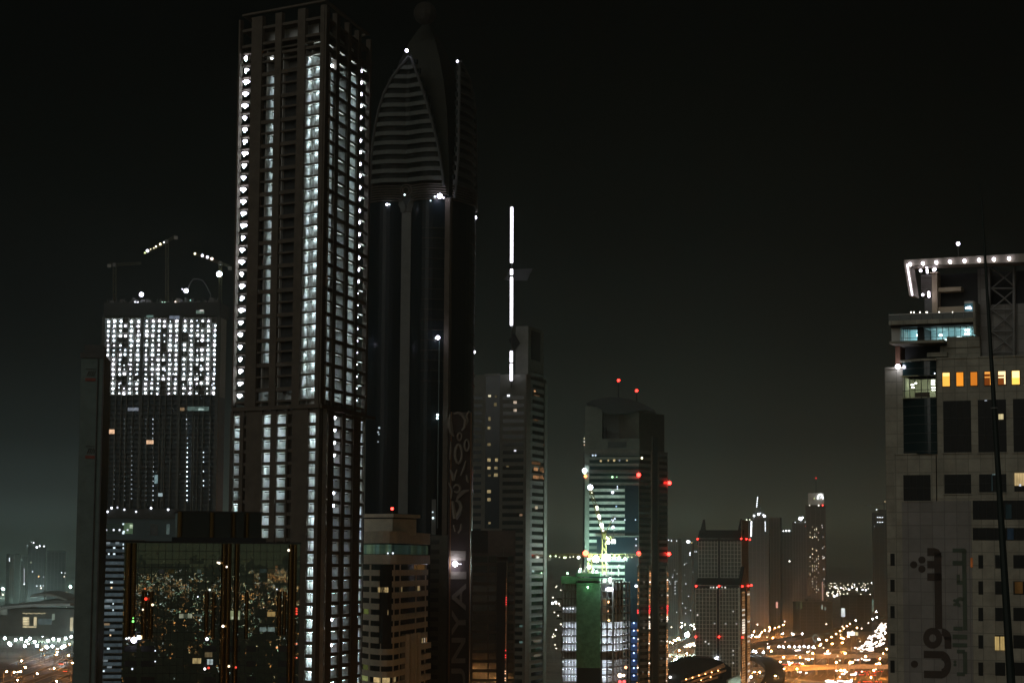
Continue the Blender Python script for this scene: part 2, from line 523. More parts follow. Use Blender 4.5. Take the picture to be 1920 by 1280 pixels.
    for z in zt[:3]:
        mb = MB()
        mb.prism([(p.x, p.y) for p in (Lc, N, Rc, B)], z, z + .8, M_BROWN)
        mb.build('roof_frame', T)
    mb = MB()
    for F in (FL, FR, FB1, FB2): mb.fbox(F, 0, F.L, zt[3], z_top, -.8, .2, M_BROWN)
    for F, xs in ((FL, (447, 490, 528, 565)), (FR, (640, 668))):
        pass
    mb.build('roof_parapet', T)
    # round columns of plaster in the lit corner bay
    mb = MB(); uu = FL.u(588, 430); p = FL.xy(uu, -2.1)
    ringp = [(p.x + 1.35 * math.cos(t * math.pi / 8), p.y + 1.35 * math.sin(t * math.pi / 8)) for t in range(16)]
    mb.prism(ringp, belt_bot, FL.z(588, 112), M_PLASTER); mb.build('round_column', T, smooth=False)
    # stair landings seen in the second bay of the side face
    mb = MB()
    for k in range(28):
        z = slab0 + H * (k - 1)
        mb.fbox(FR, FR.u(634, 510), FR.u(640, 510), z + .9, z + 2.9, -4.15, -3.9, M_DARK)
        mb.fbox(FR, FR.u(631, 510), FR.u(645, 510), z + 1.5, z + 1.62, -1.6, -1.5, M_STEEL)
    for k in range(0, 46):
        z = zl - HL * k
        if z < 4: break
        mb.fbox(FL, FL.u(531, 850), FL.u(534.5, 850), z - 2.6, z - .9, -4.15, -3.85, M_DARK)
        mb.fbox(FL, FL.u(587, 850), FL.u(590, 850), z - 2.6, z - .7, -4.15, -3.85, M_DARK)
        mb.fbox(FR, FR.u(628, 850), FR.u(632, 850), z - 2.4, z - .9, -4.15, -3.85, M_DARK)
    mb.build('doorway', T)
    # work lamps
    L = Many('work_lamp', T)
    for k in range(29):
        z = z_b + H * k
        L.ball(FL.pt(FL.u(454.5, 430) + .25 * math.sin(k), z, -.25), random.choice((.40, .46, .52)), emis((.84, .84, 1.0), random.choice((9.0, 16.0, 24.0))), 8, 5, random.choice((1.4, 1.7, 2.0)))
        L.ball(FL.pt(FL.u(451, 430), z - .45, -.9), .22, emis((.70, .93, .97), 60.0), 6, 4)
        if 3 <= k < 27: L.strip(FL, FL.u(501, 430), z + .8, 1.8, .10, -2.2, emis((.72, .94, 1.0), 55.7))
        if k < 28: L.strip(FL, FL.u(572, 430), z + .85, 1.1, .10, -1.6, emis((.72, .94, 1.0), 139.2))
        L.strip(FL, FL.u(587, 430), z + .85, 2.2, .10, -.4, emis((.72, .94, 1.0), random.choice((20.0, 27.0, 33.0))))
        y_r = 741 - 0
        zr = z - .2
        if k < 29:
            L.strip(FR, FR.u(616, 510), z + .85, 4.6, .10, -.5, emis((.72, .94, 1.0), 23.2))
            L.strip(FR, FR.u(637, 510), z + .85, 5.0, .10, -.5, emis((.72, .94, 1.0), 30.2))
            L.strip(FR, FR.u(658, 510), z + .85, 5.5, .10, -.5, emis((.72, .94, 1.0), 34.8))
            L.ball(FR.pt(FR.u(672.6, 510), z, -.2), .50 if k > 9 else .22, emis((.80, .76, 1.0), 16.0), 8, 5)
            L.strip(FR, FR.u(681, 510), z + .85, 3.0, .10, -.5, emis((.72, .94, 1.0), 60.3))
    for x, y in ((521, 107), (628, 124)):
        F = FL if x < 600 else FR
        L.ball(F.p(x, y, -1.0), .5, E_WORK, 8, 5)
    for x in (455, 500, 545, 588): L.strip(FL, FL.u(x, 750), belt_top - .35, 3.4, .12, -1.0, emis((.72, .93, .98), 13.0))
    for x in (615, 637, 658, 678): L.strip(FR, FR.u(x, 750), belt_top - .35, 4.2, .12, -1.0, emis((.72, .93, .98), 13.0))
    for x in (500, 545): L.ball(FL.pt(FL.u(x, 110), FL.z(x, 108), -2.2), .25, emis((.80, .90, .96), 45.0))
    dim = {3: .25, 4: .3, 5: .3, 6: .35}
    for k in range(0, 24):
        z = zl - HL * k - .55
        if z < 2: break
        for F, x, w, base in ((FL, 443, 1.5, 34), (FL, 499.7, 1.8, 38), (FL, 527, 2.2, 34), (FL, 585, 1.8, 40), (FR, 608.2, 2.0, 46), (FR, 653.5, 3.4, 9), (FR, 678.3, 1.6, 46), (FR, 633, 3.0, 13)):
            if k > 9 and x in (443, 499.7, 527): continue
            if k > 7 and x == 443: continue
            s = base * random.choice((.55, .8, .9, 1.0, 1.1))
            if 3 <= k <= 6 and x in (443, 585): s *= .35
            if k in (7, 9) and x in (527, 585): s *= .3
            if x == 608.2 and k in (8, 9, 17, 18): s *= .45
            L.strip(F, F.u(x, 850), z + .22, w, .10, -.55, emis((.72, .94, 1.0), round(s * 3.0, 1)))
    for k in (0, 1, 2, 3, 6, 7, 16, 18):
        L.ball(FR.pt(FR.u(627, 850), zl - HL * k - .5, -.1), .35, emis((.84, .82, 1.0), 40.0), 8, 5)
    L.done()
main_tower()

# ================================================================ slim dark slab at the far left
def slim_slab():
    F = pface(146, 420, 189, 420.4, 900)
    T = thing('slab_tower', 'blank dark grey slab tower at the left, with no lit window at all', 'skyscraper', F.pt(0, 0))
    zt = F.z(170, 665)
    mb = MB(); mb.fbox(F, 0, F.L, 0, zt, -14, 0, matte('slab_render', (.13, .175, .165), .9, .2)); mb.build('wall', T)
    mb = MB(); mb.fbox(F, F.L * .72, F.L * .76, 0, zt, 0, .3, M_GREY); mb.fbox(F, F.L * .96, F.L + .1, 0, zt + .4, -.2, .35, M_GREY); mb.build('pilaster', T)
    mb = MB(); mb.fbox(F, F.L * .1, F.L * .9, zt, zt + 2.2, -10, -1.5, M_GREY); mb.fbox(F, -.2, F.L + .2, zt - .6, zt + .4, -.3, .25, M_GREY); mb.build('roof', T)
    # two faint emblems near the top
    red = matte('faded_red_paint', (.22, .075, .06), .9)
    for y in (700, 845):
        mb = MB(); u, z = F.hit(170, y)
        for i in range(4):
            mb.tube(F.pt(u - .7 + .4 * i, z - .5, .1), F.pt(u - .3 + .4 * i, z + .55, .1), .09, .09, M_PALE, 4)
        mb.tube(F.pt(u - 1, z + .9, .1), F.pt(u + 1, z + .9, .1), .07, .07, M_PALE, 4)
        mb.fbox(F, u - 1.0, u + 1.0, z - 1.5, z - .9, 0, .12, red)
        mb.build('wall_emblem', T)
slim_slab()

# ================================================================ wide tower under construction with cranes
def z_lowest(F): return F.z(300, 741)
def wide_tower():
    F = pface(193, 1500, 408, 1492, 650)
    T = thing('tower_under_construction', 'wide dark tower under construction whose upper storeys are dotted with rows of white bulbs', 'skyscraper', F.pt(0, 0))
    ztop = F.z(300, 567)
    zl_top, zl_bot = F.z(300, 592), F.z(300, 743)
    dep = 30
    mb = MB(); mb.fbox(F, 1, F.L - 1, 0, z_lowest(F), -dep, -2.5, matte('bluish_glazing', (.055, .080, .105), .5)); mb.fbox(F, 1, F.L - 1, z_lowest(F), ztop - 1, -dep, -4.0, M_CONC); mb.build('core', T)
    mb = MB(); mb.fbox(F, 0, F.L + 1, zl_top, ztop, -dep, .3, M_DARK); mb.build('screen', T)
    # columns between bays
    xs7 = [65, 127, 195, 245, 305, 378, 467, 533, 595, 650, 712, 778, 865, 935, 1000, 1048, 1112, 1180]
    U = [F.u(190 + x / 5.565, 653) for x in xs7]
    C = Many('column', T)
    edges = [0.0] + [(a + b) / 2 for a, b in zip(U, U[1:])] + [F.L]
    wide = {0, 6, 12, 18}
    for i, e in enumerate(edges):
        w = 2.2 if i in wide else .55
        C.fbox(F, e - w / 2, e + w / 2, 0, zl_top, -4.2, .1 if i in wide else -.15, M_GREY if i in wide else M_CONC_D)
    C.done()
    n = 17; H = (F.z(300, 597) - F.z(300, 739)) / 16.0 * 1.0
    n = 16
    H = (F.z(300, 602) - F.z(300, 737)) / 15
    S = Many('floor_slab', T, 90)
    z0 = F.z(300, 737) - H * .72
    k = 0
    z = z0 + H * (n + .3)
    while z > 60:
        S.fbox(F, 0, F.L, z, z + .32, -4.2, 0, M_CONC if z > z0 - 1 else M_GREY); z -= H
    S.done()
    D = {2: .55, 3: .55, 5: .75, 9: .38, 12: .6, 14: .5, 15: .5}
    L = Many('work_lamp', T); rnd = random.Random(3)
    for i, u in enumerate(U):
        for k in range(n):
            z = z0 + H * k + H * .72
            full = k >= 12
            p = D.get(i, .97)
            if full: p = max(p, .9)
            if rnd.random() > p: 
                if rnd.random() < .4: L.ball(F.pt(u + rnd.uniform(-.8, .8), z + rnd.uniform(-1, 1), -1.0), .28, emis((.8, .9, 1), 8.0, False))
                continue
            r = rnd.choice((.42, .55, .65, .72, .78))
            L.ball(F.pt(u + rnd.uniform(-.2, .2), z + rnd.uniform(-.25, .3), -.6), r, emis(rnd.choice(((.84, .86, 1.0), (.80, .92, 1.0), (.74, .88, 1.0))), rnd.choice((8.0, 14.0, 22.0))), 8, 5)
            if rnd.random() < .25: L.ball(F.pt(u + rnd.uniform(-1.6, 1.6), z + rnd.uniform(-1.2, .6), -.4), .3, emis((.8, .8, 1), 8.0, False))
    # small lamps up the unlit lower shafts
    for x8, y0, y1, st in ((570, 20, 900, 1.6), (910, 20, 880, 7.0), (1075, 350, 760, 3.0), (355, 100, 900, .35), (285, 20, 900, .12), (500, 20, 900, .1), (1135, 60, 900, .1), (180, 340, 900, .2)):
        for j in range(int((y1 - y0) / 47.5)):
            if x8 == 1075 and rnd.random() < .3: continue
            y = y0 + 47.5 * j + 10
            c = F.p(180 + x8 / 5.335, 780 + y / 5.335, -.1)
            L.ball(c, .42 if st > 1 else .5, emis((.72, .86, .95), st * rnd.choice((.7, 1, 1.2)), False))
    L.done()
    # the still darker lower facade: thin rails
    R = MB()
    for i in range(44):
        z = F.z(300, 775) - i * H * .99
        R.fbox(F, .5, F.L - .5, z, z + .22, -.1, .2, M_PALE)
    for x8 in (105, 180, 285, 350, 430, 500, 570, 660, 740, 820, 905, 975, 1060, 1135):
        u = F.u(180 + x8 / 5.335, 860); R.fbox(F, u - .35, u + .35, 0, F.z(300, 780), 0, .4, M_PALE)
    R.build('balcony_rails', T)
    W = Many('lit_window', T)
    for r in ((202, 805, 215, 813), (275, 825, 288, 832)):
        W.px(F, *r, .3, .55, litwin((1.0, .62, .38), 1.3, .5))
    for r, c, s in (((193, 764, 203, 771), (.7, .85, 1), .25), ((196, 746, 203, 756), (1, .35, .12), .6), ((240, 764, 260, 770), (.75, .85, 1), .3), ((338, 764, 346, 770), (1, .65, .35), .3),
                    ((352, 762, 392, 770), (.6, .9, .8), .16), ((372, 765, 383, 769), (.75, 1, .95), .8), ((297, 924, 305, 930), (.7, .9, .95), .7), ((290, 890, 296, 906), (.6, .9, .95), .4),
                    ((368, 582, 383, 588), (.6, .85, .7), .3), ((375, 581, 382, 584), (1, .95, .9), 1.0), ((275, 591, 288, 595), (.5, .8, .7), .3), ((318, 592, 337, 598), (.6, .7, .9), .25)):
        W.px(F, *r, .42, .6, litwin(c, s, .6))
    W.done()
    # roof clutter and work floods
    mb = MB(); rnd = random.Random(5)
    for i in range(26):
        u = rnd.uniform(3, F.L - 3); w = rnd.uniform(.6, 3.5); h = rnd.uniform(.8, 4)
        mb.fbox(F, u, u + w, ztop, ztop + h, -8 - rnd.random() * 6, -4, M_CONC_D if i % 2 else M_STEEL)
    for i in range(40):
        u = rnd.uniform(1, F.L - 1); mb.fbox(F, u, u + .25, ztop, ztop + rnd.uniform(1, 3.5), -1.2, -1, M_STEEL)
    mb.build('roof_clutter', T)
    W = Many('flood_lamp', T)
    for x, y, r, c, s in ((263, 551, 1.5, VIOL, 16), (347, 544, 1.5, VIOL, 16), (256, 566, .7, VIOL, 6), (251, 565, .5, WHITE, 4), (307, 566, .5, (.6, 1, .75), 2), (332, 567, .6, PINK, 3), (327, 565, .6, PINK, 3), (302, 566, .5, (.6, 1, .75), 2.5),
                          (352, 567, .5, (.5, 1, .9), 3), (355, 562, .4, (.5, 1, .9), 2), (405, 571, .8, (1, .85, .7), 2.5), (340, 541, .4, VIOL, 6)):
        W.ball(F.p(x, y, -3), r, emis(c, s), 8, 5)
    W.done()
    for x0, x1, c in ((283, 301, (.3, .6, .4)), (340, 360, (.4, .7, .7))): pass
    # placing boom bent over the roof
    P = thing('concrete_pump_boom', 'thin bent placing boom arching over the roof of the wide bulb-lit tower', 'boom', F.p(391, 566, -5))
    mb = MB(); pts = [(391, 566), (392, 550), (384, 534), (377, 524), (368, 521), (359, 521), (353, 530), (349, 541)]
    pp = [F.p(x, y, -5) for x, y in pts]
    for a, b in zip(pp, pp[1:]): mb.tube(a, b, .35, .3, M_PALE, 5)
    mb.build('boom', P)
    mb = MB(); mb.fbox(F, F.u(390, 560), F.u(393, 560), ztop, ztop + 4, -6, -4, M_STEEL); mb.build('base', P)
    # three cranes
    def crane(xm, ybot, ytop, tip, tail, lab, lights, d=-12, big=None, pole=True):
        base = F.p(xm, ybot, d)
        C = thing('tower_crane', lab, 'crane', base, 'tower cranes on the wide tower')
        top = F.p(xm, ytop, d)
        mb = MB(); mb.lattice(base, top, 2.0, M_CRANE_D, 2.6, .16); mast_o = mb.build('mast', C)
        tp = F.p(*tip, d); tl = F.p(*tail, d)
        mb = MB(); mb.lattice(top, tp, 1.4, M_CRANE_D, 2.0, .14); jib_o = mb.build('jib', C)
        mb = MB(); mb.lattice(top, tl, 1.4, M_CRANE_D, 2.0, .14); mb.box(tl.x - 1.2, tl.x + 1.2, tl.y - 1, tl.y + 1, tl.z - 2.6, tl.z - .4, M_CONC); mb.build('counter_jib', C)
        mb = MB(); mb.box(top.x - 1, top.x + 1, top.y - 2.6, top.y - 1, top.z - 1.5, top.z + 1, M_STEEL); mb.build('cab', C)
        for x, y, r, c, s in lights:
            mb = MB(); mb.ball(F.p(x, y, d + 1.2), r, emis(c, s, r > 1), 8, 5); mb.build('lamp', mast_o if y > 500 else jib_o)
    Yl = (1, .92, .6)
    crane(305, 568, 448, (263, 470), (322, 437), 'crane whose lit jib slants down leftwards, on the bulb-lit tower', [(264, 470, .5, (.8, 1, .4), 3), (269, 466, 1.0, VIOL, 9), (275, 463, .45, Yl, 2), (281, 461, .45, Yl, 2), (285, 458, .6, Yl, 5), (293, 453.5, .7, Yl, 7), (300, 450, .5, WHITE, 5)])
    crane(406, 568, 489, (356, 470), (424, 495), 'crane with a bright flood on its mast, rightmost on the bulb-lit tower', [(358.5, 471.5, .7, Yl, 5), (372.5, 475, .85, VIOL, 9), (382, 478, .85, VIOL, 9), (390.5, 481, .85, PINK, 8), (406, 489, .6, Yl, 4), (404.5, 510, 2.0, (.75, .9, 1), 16)])
    crane(206, 566, 492, (256, 489), (196, 490), 'unlit dark crane, leftmost on the roof of the bulb-lit tower', [])
wide_tower()

# ================================================================ striped glass block in front of it
def striped_block():
    F = pface(188, 1150, 338, 1160, 1000)
    T = thing('glass_office_block', 'blue grey banded glass block between the blank slab tower and the mirror glass block', 'building', F.pt(0, 0))
    zt = F.z(260, 955)
    gl = glass('faint_blue_glass', (.10, .14, .15), .35)
    mb = MB(); mb.fbox(F, 0, F.L, 0, zt, -25, 0, gl); mb.build('wall', T)
    mb = MB(); mb.fbox(F, -.2, F.L + .2, F.z(260, 972), zt + .5, -.5, .6, M_GREY); mb.build('parapet', T)
    S = Many('spandrel_band', T)
    G = Many('emissive_storey_band', T)  # faint emission given to the glass bands, one per storey
    rg = random.Random(41)
    for i in range(24):
        y = 1016.5 + i * 11.8
        G.px(F, 189.5, y, 234 if y < 1195 else 245, y + 7.2, .05, .2, litwin((.60, .82, .92), round((.045 + .055 * rg.random()) * (1.8 if 8 < i < 12 else 1), 3), .5, 0, .5))
    G.done()
    for i in range(30):
        y = 1012 + i * 11.8
        zb, za = F.z(212, y + 4.5), F.z(212, y)
        if zb < 2: break
        S.fbox(F, .3, F.u(246, 1200) + 6, zb, za, 0, .25, M_GLASS)
        S.fbox(F, .3, F.u(246, 1200) + 6, za, za + .35, 0, .5, M_PALE)
    S.done()
    W = Many('lit_window', T)
    for r, c, s in (((232, 980, 249, 1000), (.45, .75, .42), .20), ((243, 983, 249, 990), (.8, 1, .7), .9), ((197, 981, 231, 1000), (.30, .42, .34), .045),
                    ((281, 982, 296, 1003), (.35, .38, .34), .04), ((312, 982, 318, 1001), (.5, .7, .65), .16)):
        W.px(F, *r, .1, .3, litwin(c, s, .5))
    rnd = random.Random(11)
    for x, y, w in ((231, 982, 3), (232, 996, 4), (231, 999, 4), (214, 1026.5, 4), (204, 1038, 3), (214, 1038, 4), (231, 1020, 2), (231, 1027, 2), (209, 1091, 5), (209, 1101, 3), (194, 1111, 2), (205, 1124, 11), (201, 1135, 11), (212, 1131, 2), (212, 1143, 2),
                    (199, 1169, 13), (207, 1190, 2.5), (203, 1215, 5), (194, 1257, 4), (203, 1017, 7), (220, 1017, 7), (198, 1237, 8), (205, 1249, 9), (210, 1180, 9)):
        col = (1, .7, .4) if (x, y) in ((207, 1190), (199, 1169), (209, 1101)) else (.75, .92, 1)
        st = 1.4 if w < 6 else .22
        W.px(F, x - w / 2, y - 1.5, x + w / 2, y + (1.5 if w < 6 else 2.5), .26, .5, emis(col, st, False))
    W.done()
    rl = Many('roof_lamp', T)
    for x, y, s in ((209, 952, 6), (201, 959, 6), (220, 951, 1), (233, 955, 2), (255, 959, 2), (283, 952, 6), (315, 955, 5), (199, 993, 1), (213, 993, 1.6), (224, 993, 1.6), (239, 993, 1)):
        rl.ball(F.p(x, y, 1), .55, emis((.85, .9, 1), s, False))
    rl.done()
striped_block()

# ================================================================ gold mirror glass block
def gold_block():
    A = V2(at(232, 1100, 450)); Bq = V2(at(562, 1100, 456))
    F = Face(A, Bq)
    T = thing('mirror_glass_block', 'low dark block of gold mirror glass reflecting city lights, in front of the tallest tower', 'building', F.pt(0, 0))
    zt = F.z(300, 1017); zt2 = F.z(410, 958)
    mb = MB(); mb.fbox(F, 0, F.L, 0, zt, -30, 0, M_TEALM); mb.build('curtain_wall', T)
    mb = MB()
    for i in range(34):
        z = zt - 1.7 * i
        mb.fbox(F, 0, F.L, z - .05, z + .05, 0, .05, M_DARK)
    for i in range(27):
        u = F.L * i / 26; mb.fbox(F, u - .045, u + .045, 0, zt, 0, .05, M_DARK)
    mb.build('mullions', T)
    mb = MB(); mb.fbox(F, -.2, F.L + .2, zt, zt + .35, -30, .3, M_DARK); mb.build('parapet', T)
    G = pface(338, 462, 490, 466, 980)
    mb = MB(); mb.fbox(G, 0, G.L, zt, zt2, -14, 0, M_GLASS); mb.build('penthouse', T)
    mb = MB()
    mb.fbox(G, -.3, G.L + .3, zt2, zt2 + .25, -14, .2, M_DARK); mb.fbox(G, -1.5, G.L + 1, zt + .35, zt + 1.3, -3, .6, M_DARK); mb.build('penthouse_roof', T)
    for x in (337, 397, 437, 462):
        mb = MB(); u = G.u(x, 985); c = G.xy(u, .0)
        mb.prism([(c.x + .55 * math.cos(t * math.pi / 6), c.y + .55 * math.sin(t * math.pi / 6)) for t in range(12)], zt + 1.3, zt2, M_GOLDR); mb.build('gold_rib', T, smooth=False)
    # half round gold ribs stretch the reflected lights into vertical streaks
    for x, r, y1 in ((239, .62, 1197), (250, .55, 1197), (271, .62, 1197), (283, .6, 1197), (388, .45, 1197), (401, .4, 1197), (419, .6, 1280), (428, .6, 1280), (443, .55, 1280), (463, .4, 1197), (524, .5, 1190), (534, .4, 1190), (544, .5, 1280), (552, .45, 1280)):
        u = F.u(x, 1100); c = F.xy(u, .05)
        ring = [(c.x + r * math.cos(t * math.pi / 10), c.y + r * .8 * math.sin(t * math.pi / 10)) for t in range(20)]
        mb = MB(); zlow = F.z(x, y1) if y1 < 1279 else 0
        top = zt - .1 if x not in (388, 401, 463, 524, 534, 271, 283) else F.z(x, 1108)
        mb.prism(ring, zlow, top, M_GOLDR); mb.build('gold_rib', T, smooth=True)
    S = Many('dark_balcony_panel', T)  # flat near-black panels set on the glass
    for y in (1210, 1238, 1268):
        for a, b in ((233, 256), (264, 290), (383, 405), (416, 450), (462, 480), (522, 556)):
            S.px(F, a, y, b, y + 11, 0, .12, M_DARK)
    S.done()
    W = Many('lit_window', T)
    for r, c, s in (((415, 1144, 450, 1161), (.80, .92, .50), .42), ((419, 1148, 426, 1160), (.9, 1, .7), .8), ((434, 1155, 448, 1160), (.9, 1, .7), .95), ((336, 1150, 344, 1158), (.8, .85, .6), .45), ((352, 1150, 360, 1158), (.8, .85, .6), .5), ((344, 1150, 352, 1158), (.5, .6, .4), .12),
                    ((364, 1151, 379, 1155), (.5, .65, .5), .12), ((501, 1146, 516, 1155), (1, .68, .25), .42), ((487, 1175, 499, 1183), (.55, .75, .68), .30), ((502, 1175, 515, 1183), (.55, .75, .68), .34),
                    ((361, 1233, 369, 1243), (.95, .72, .32), .62), ((370, 1233, 377, 1243), (.95, .72, .32), .6), ((388.5, 1235, 393, 1245), (.75, .9, .9), .8), ((394, 1235, 399, 1245), (.75, .9, .9), .8),
                    ((297, 1067, 308, 1075), (.45, .5, .45), .05), ((315, 1067, 327, 1074), (.6, .5, .2), .05), ((370, 1067, 377, 1074), (.5, .7, .55), .12), ((460, 1145, 468, 1158), (.5, .6, .3), .10), ((487, 1066, 500, 1073), (.4, .6, .5), .06), ((502, 1066, 514, 1073), (.6, .5, .25), .06),
                    ((384, 1222, 398, 1231), (.8, .6, .3), .2)):
        W.px(F, *r, .13, .22, litwin(c, s, 1.5, 3.0))
    W.done()
    W = Many('facade_dot', T)  # small glowing balls spread across the facade
    for x, y, r, c, s in ((251, 1199, .62, (.80, .78, 1), 12), (260.5, 1194, .42, (.82, .9, 1), 10), (242, 1195, .2, (.8, .9, 1), 3), (237, 1196, .2, (.8, .9, 1), 3), (249.5, 1164, .25, (.25, 1, .2), 2.2), (249.8, 1158, .16, (.25, 1, .2), 2.0),
                          (273.5, 1122, .34, (1, .06, .03), 1.6), (272, 1103, .2, (1, .3, .1), .6), (388, 1197, .3, (.9, .9, 1), 6), (286, 1133, .25, (1, .75, .5), 3), (268, 1142, .2, (1, .85, .6), 2), (418, 1173, .28, (1, .85, .7), 4), (411, 1055, .24, (1, .85, .65), 3), (408, 1054, .2, (1, .8, .6), 2),
                          (556, 1150, .18, (1, .07, .04), 2.0), (556, 1145, .18, (1, .07, .04), 2.0), (556, 1140, .18, (1, .07, .04), 1.5), (442, 1250, .22, (1, .08, .05), 1.5), (391, 1251, .25, (1, .08, .05), 1.5), (384, 1253, .25, (1, .9, .9), 4), (429, 1248, .25, (1, .8, .5), 2.5), (541, 1031, .25, (1, .9, .7), 2.5), (425, 1062, .2, (1, .9, .8), 2.5),
                          (556, 1206, .16, (1, .3, .15), 1.5), (556, 1232, .16, (1, .2, .1), 1.5), (519, 1213, .2, (1, .4, .15), 1.5), (291, 1219, .14, WHITE, 2), (291, 1239, .14, WHITE, 2), (248, 1253, .2, WHITE, 1.5), (371, 1118, .14, WHITE, 2.5), (393, 1105, .22, (.9, 1, .9), 1.6), (519, 1104, .14, WHITE, 2)):
        W.ball(F.p(x, y, .5), r, emis(c, s, False), 8, 5)
    W.done()
gold_block()
# ================================================================ cream block with a rounded corner
def cream_block():
    p0, p1, p2, p3 = V2(at(664, 1100, 722)), V2(at(716, 1100, 690)), V2(at(738, 1100, 694)), V2(at(801, 1100, 752))
    def curve(a, b, c, n):      # quadratic
        return [(a * (1 - t) ** 2 + b * 2 * t * (1 - t) + c * t * t) for t in [i / n for i in range(n + 1)]]
    mid = (p1 + p2) / 2
    left = curve(p0, V2(at(700, 1100, 689)), mid, 7)
    right = [mid + (p2 - mid) * .5] + [p2 + (p3 - p2) * t for t in (0, .2, .4, .6, .8, 1)]
    path = left + right
    F = Face(p2, p3); FA = Face(p0, mid)
    T = thing('cream_office_block', 'cream office block with a rounded corner and dark ribbon windows, right of the tallest tower', 'building', (mid.x, mid.y, 0))
    back = [p3 + Vector((-30, 55)), p0 + Vector((-20, 45))]
    Fm = pface(690, 690, 790, 690, 1100)
    z_of = lambda y: Fm.z(720, y)
    zpar = z_of(995)
    body = [(p.x, p.y) for p in path] + [(p.x, p.y) for p in back]
    mb = MB(); mb.prism(body, 0, z_of(1040), M_GLASS, M_GREY); mb.build('glazing', T)
    # lit top ribbon
    W = Many('ribbon_window', T)
    rnd = random.Random(2); n = 0
    def subpath(P, k):
        out = []
        for a, b in zip(P, P[1:]):
            for j in range(k): out.append(a + (b - a) * (j / k))
        return out + [P[-1]]
    fine = subpath(path, 3)
    for i in range(len(fine) - 1):
        lit = i < 24
        c = rnd.choice(((.35, .62, .42), (.3, .55, .45), (.45, .7, .42)))
        W.sweep(fine[i:i + 2], z_of(1038), z_of(1020), -.1, .1, litwin(c, (.22 if lit else .07) * rnd.uniform(.35, 1.1), .8, 1.0))
    W.done()
    mb = MB(); mb.prism(body, z_of(1038), z_of(1017.5), M_GLASS_T, M_GREY); mb.build('top_storey_glass', T)
    B = Many('spandrel_band', T)
    B.sweep(path, z_of(1017.5), zpar, -.3, .9, M_CREAM)
    B.sweep(path, z_of(1057), z_of(1039), -.1, .9, M_CREAM)
    mb = MB(); mb.prism(body, zpar - 1.2, zpar - .8, M_GREY); mb.build('roof', T)
    h = 3.60; za = z_of(1068)          # top edge of first lower band
    notch = [p for p in path]
    iL = [p for p in path[:6]]; 
    def span(P, a, b):          # clip the plan path by screen x at y 1150
        out = []
        for p in subpath(P, 12):
            v = RM.transposed() @ (Vector((p.x, p.y, 82)) - CAM)
            x = 960 + v.x / -v.z * FPX
            if a <= x <= b: out.append(p)
        return out
    for k in range(16):
        zt = za - h * k
        if zt < 3: break
        zb = zt - 1.9
        if k < 7:
            B.sweep(span(path, 660, 712), zb, zt, -.1, .3, M_CREAM)
            B.sweep(span(path, 734, 802 if k < 3 else 801), zb, zt, -.1, .3, M_CREAM)
        else:
            B.sweep(span(path, 660, 760), zb, zt, -.1, .35, M_CREAM)
            B.sweep(span(path, 784, 802), zb, zt, -.1, 1.6, M_CREAM)
    B.done()
    # piers between the windows
    Pm = Many('window_pier', T, 60)
    for k in range(-1, 16):
        zt = za - h * k - 1.9; zb = zt - 1.7
        if zb < 1: break
        for x, w in ((694, 1.1), (715, .8), (738, .8), (749, .6), (759.5, .55), (769, .55), (779, .55), (788.5, .5), (797, .5)):
            if x == 715 and k < 6: continue
            if x in (769, 779) and k > 5: continue
            sp = span(path, x - w * 1.6, x + w * 1.6)
            if len(sp) > 1: Pm.sweep(sp, zb, zt, -.1, .2, M_CREAM)
    Pm.done()
    # stair notch as a flat strip, its shade put into the near-black colour
    mb = MB(); sp = span(path, 712.5, 733.5); mb.sweep(sp, za - h * 7 - .2, z_of(1060), .02, .12, M_DARK); mb.build('notch_shade_strip', T)
    # tall piers lower right
    mb = MB()
    for a, b, d in ((760, 763, 1.3), (768.5, 771, 1.3), (774, 776.5, 1.3), (782, 784.5, 1.3), (763, 782, .2)):
        sp = span(path, a, b)
        if len(sp) > 1: mb.sweep(sp, 0, za - h * 6 + .3, 0, d, M_BROWN if d < 1 else M_CREAM)
    mb.build('tall_piers', T)
    W = Many('lit_window', T)
    def lw(a, b, k, c, s, st=2.0):
        zt = za - h * k - 1.95; sp = span(path, a, b)
        if len(sp) > 1: W.sweep(sp, zt - 1.6, zt, -.05, .12, litwin(c, s, 1.2, st))
    Y = (1, .72, .32)
    for a, b, k, c, s in ((708, 713, 1, Y, .5), (714, 717, 1, Y, .35), (718.5, 727, 1, Y, .95), (751, 754, 1, Y, .3), (782, 786, 1, Y, .4), (726, 728.5, 3, Y, .5), (682, 691, 3, (.6, .75, .2), .22), (682, 692, 8, (.6, .7, .2), .13), (680, 692, 9, (.7, .8, .3), .4),
                          (702, 716, 9, Y, .9), (718, 732, 9, Y, .8), (737, 744, 9, Y, .35), (775, 795, -1, (1, .5, .15), .11), (791, 793.5, 6, Y, .5), (795, 797.5, 6, (1, .8, .6), .7), (799, 801, 6, (1, .5, .2), .35)):
        lw(a, b, k, c, s)
    W.done()
    # plant room on the roof
    Q = pface(674, 712, 736, 705, 980)
    mb = MB(); mb.fbox(Q, 0, Q.L, zpar - 1, Q.z(700, 972), -14, 0, M_CREAM); mb.build('plant_room', T)
    mb = MB(); mb.fbox(Q, -.5, Q.L + .9, Q.z(700, 969.5), Q.z(700, 963), -15, .8, M_CREAM); mb.fbox(Q, .4, Q.L - .6, Q.z(700, 972), Q.z(700, 969.5), -13, -.6, M_DARK); mb.build('plant_roof', T)
    mb = MB(); q = Q.p(732, 963, -1); mb.tube(q, q + Vector((0, 0, 1.6)), .08, .06, M_STEEL); mb.build('roof_mast', T)
    mb = MB(); mb.ball(Q.p(732, 953, -1), .5, E_RED); mb.build('warning_light', T)
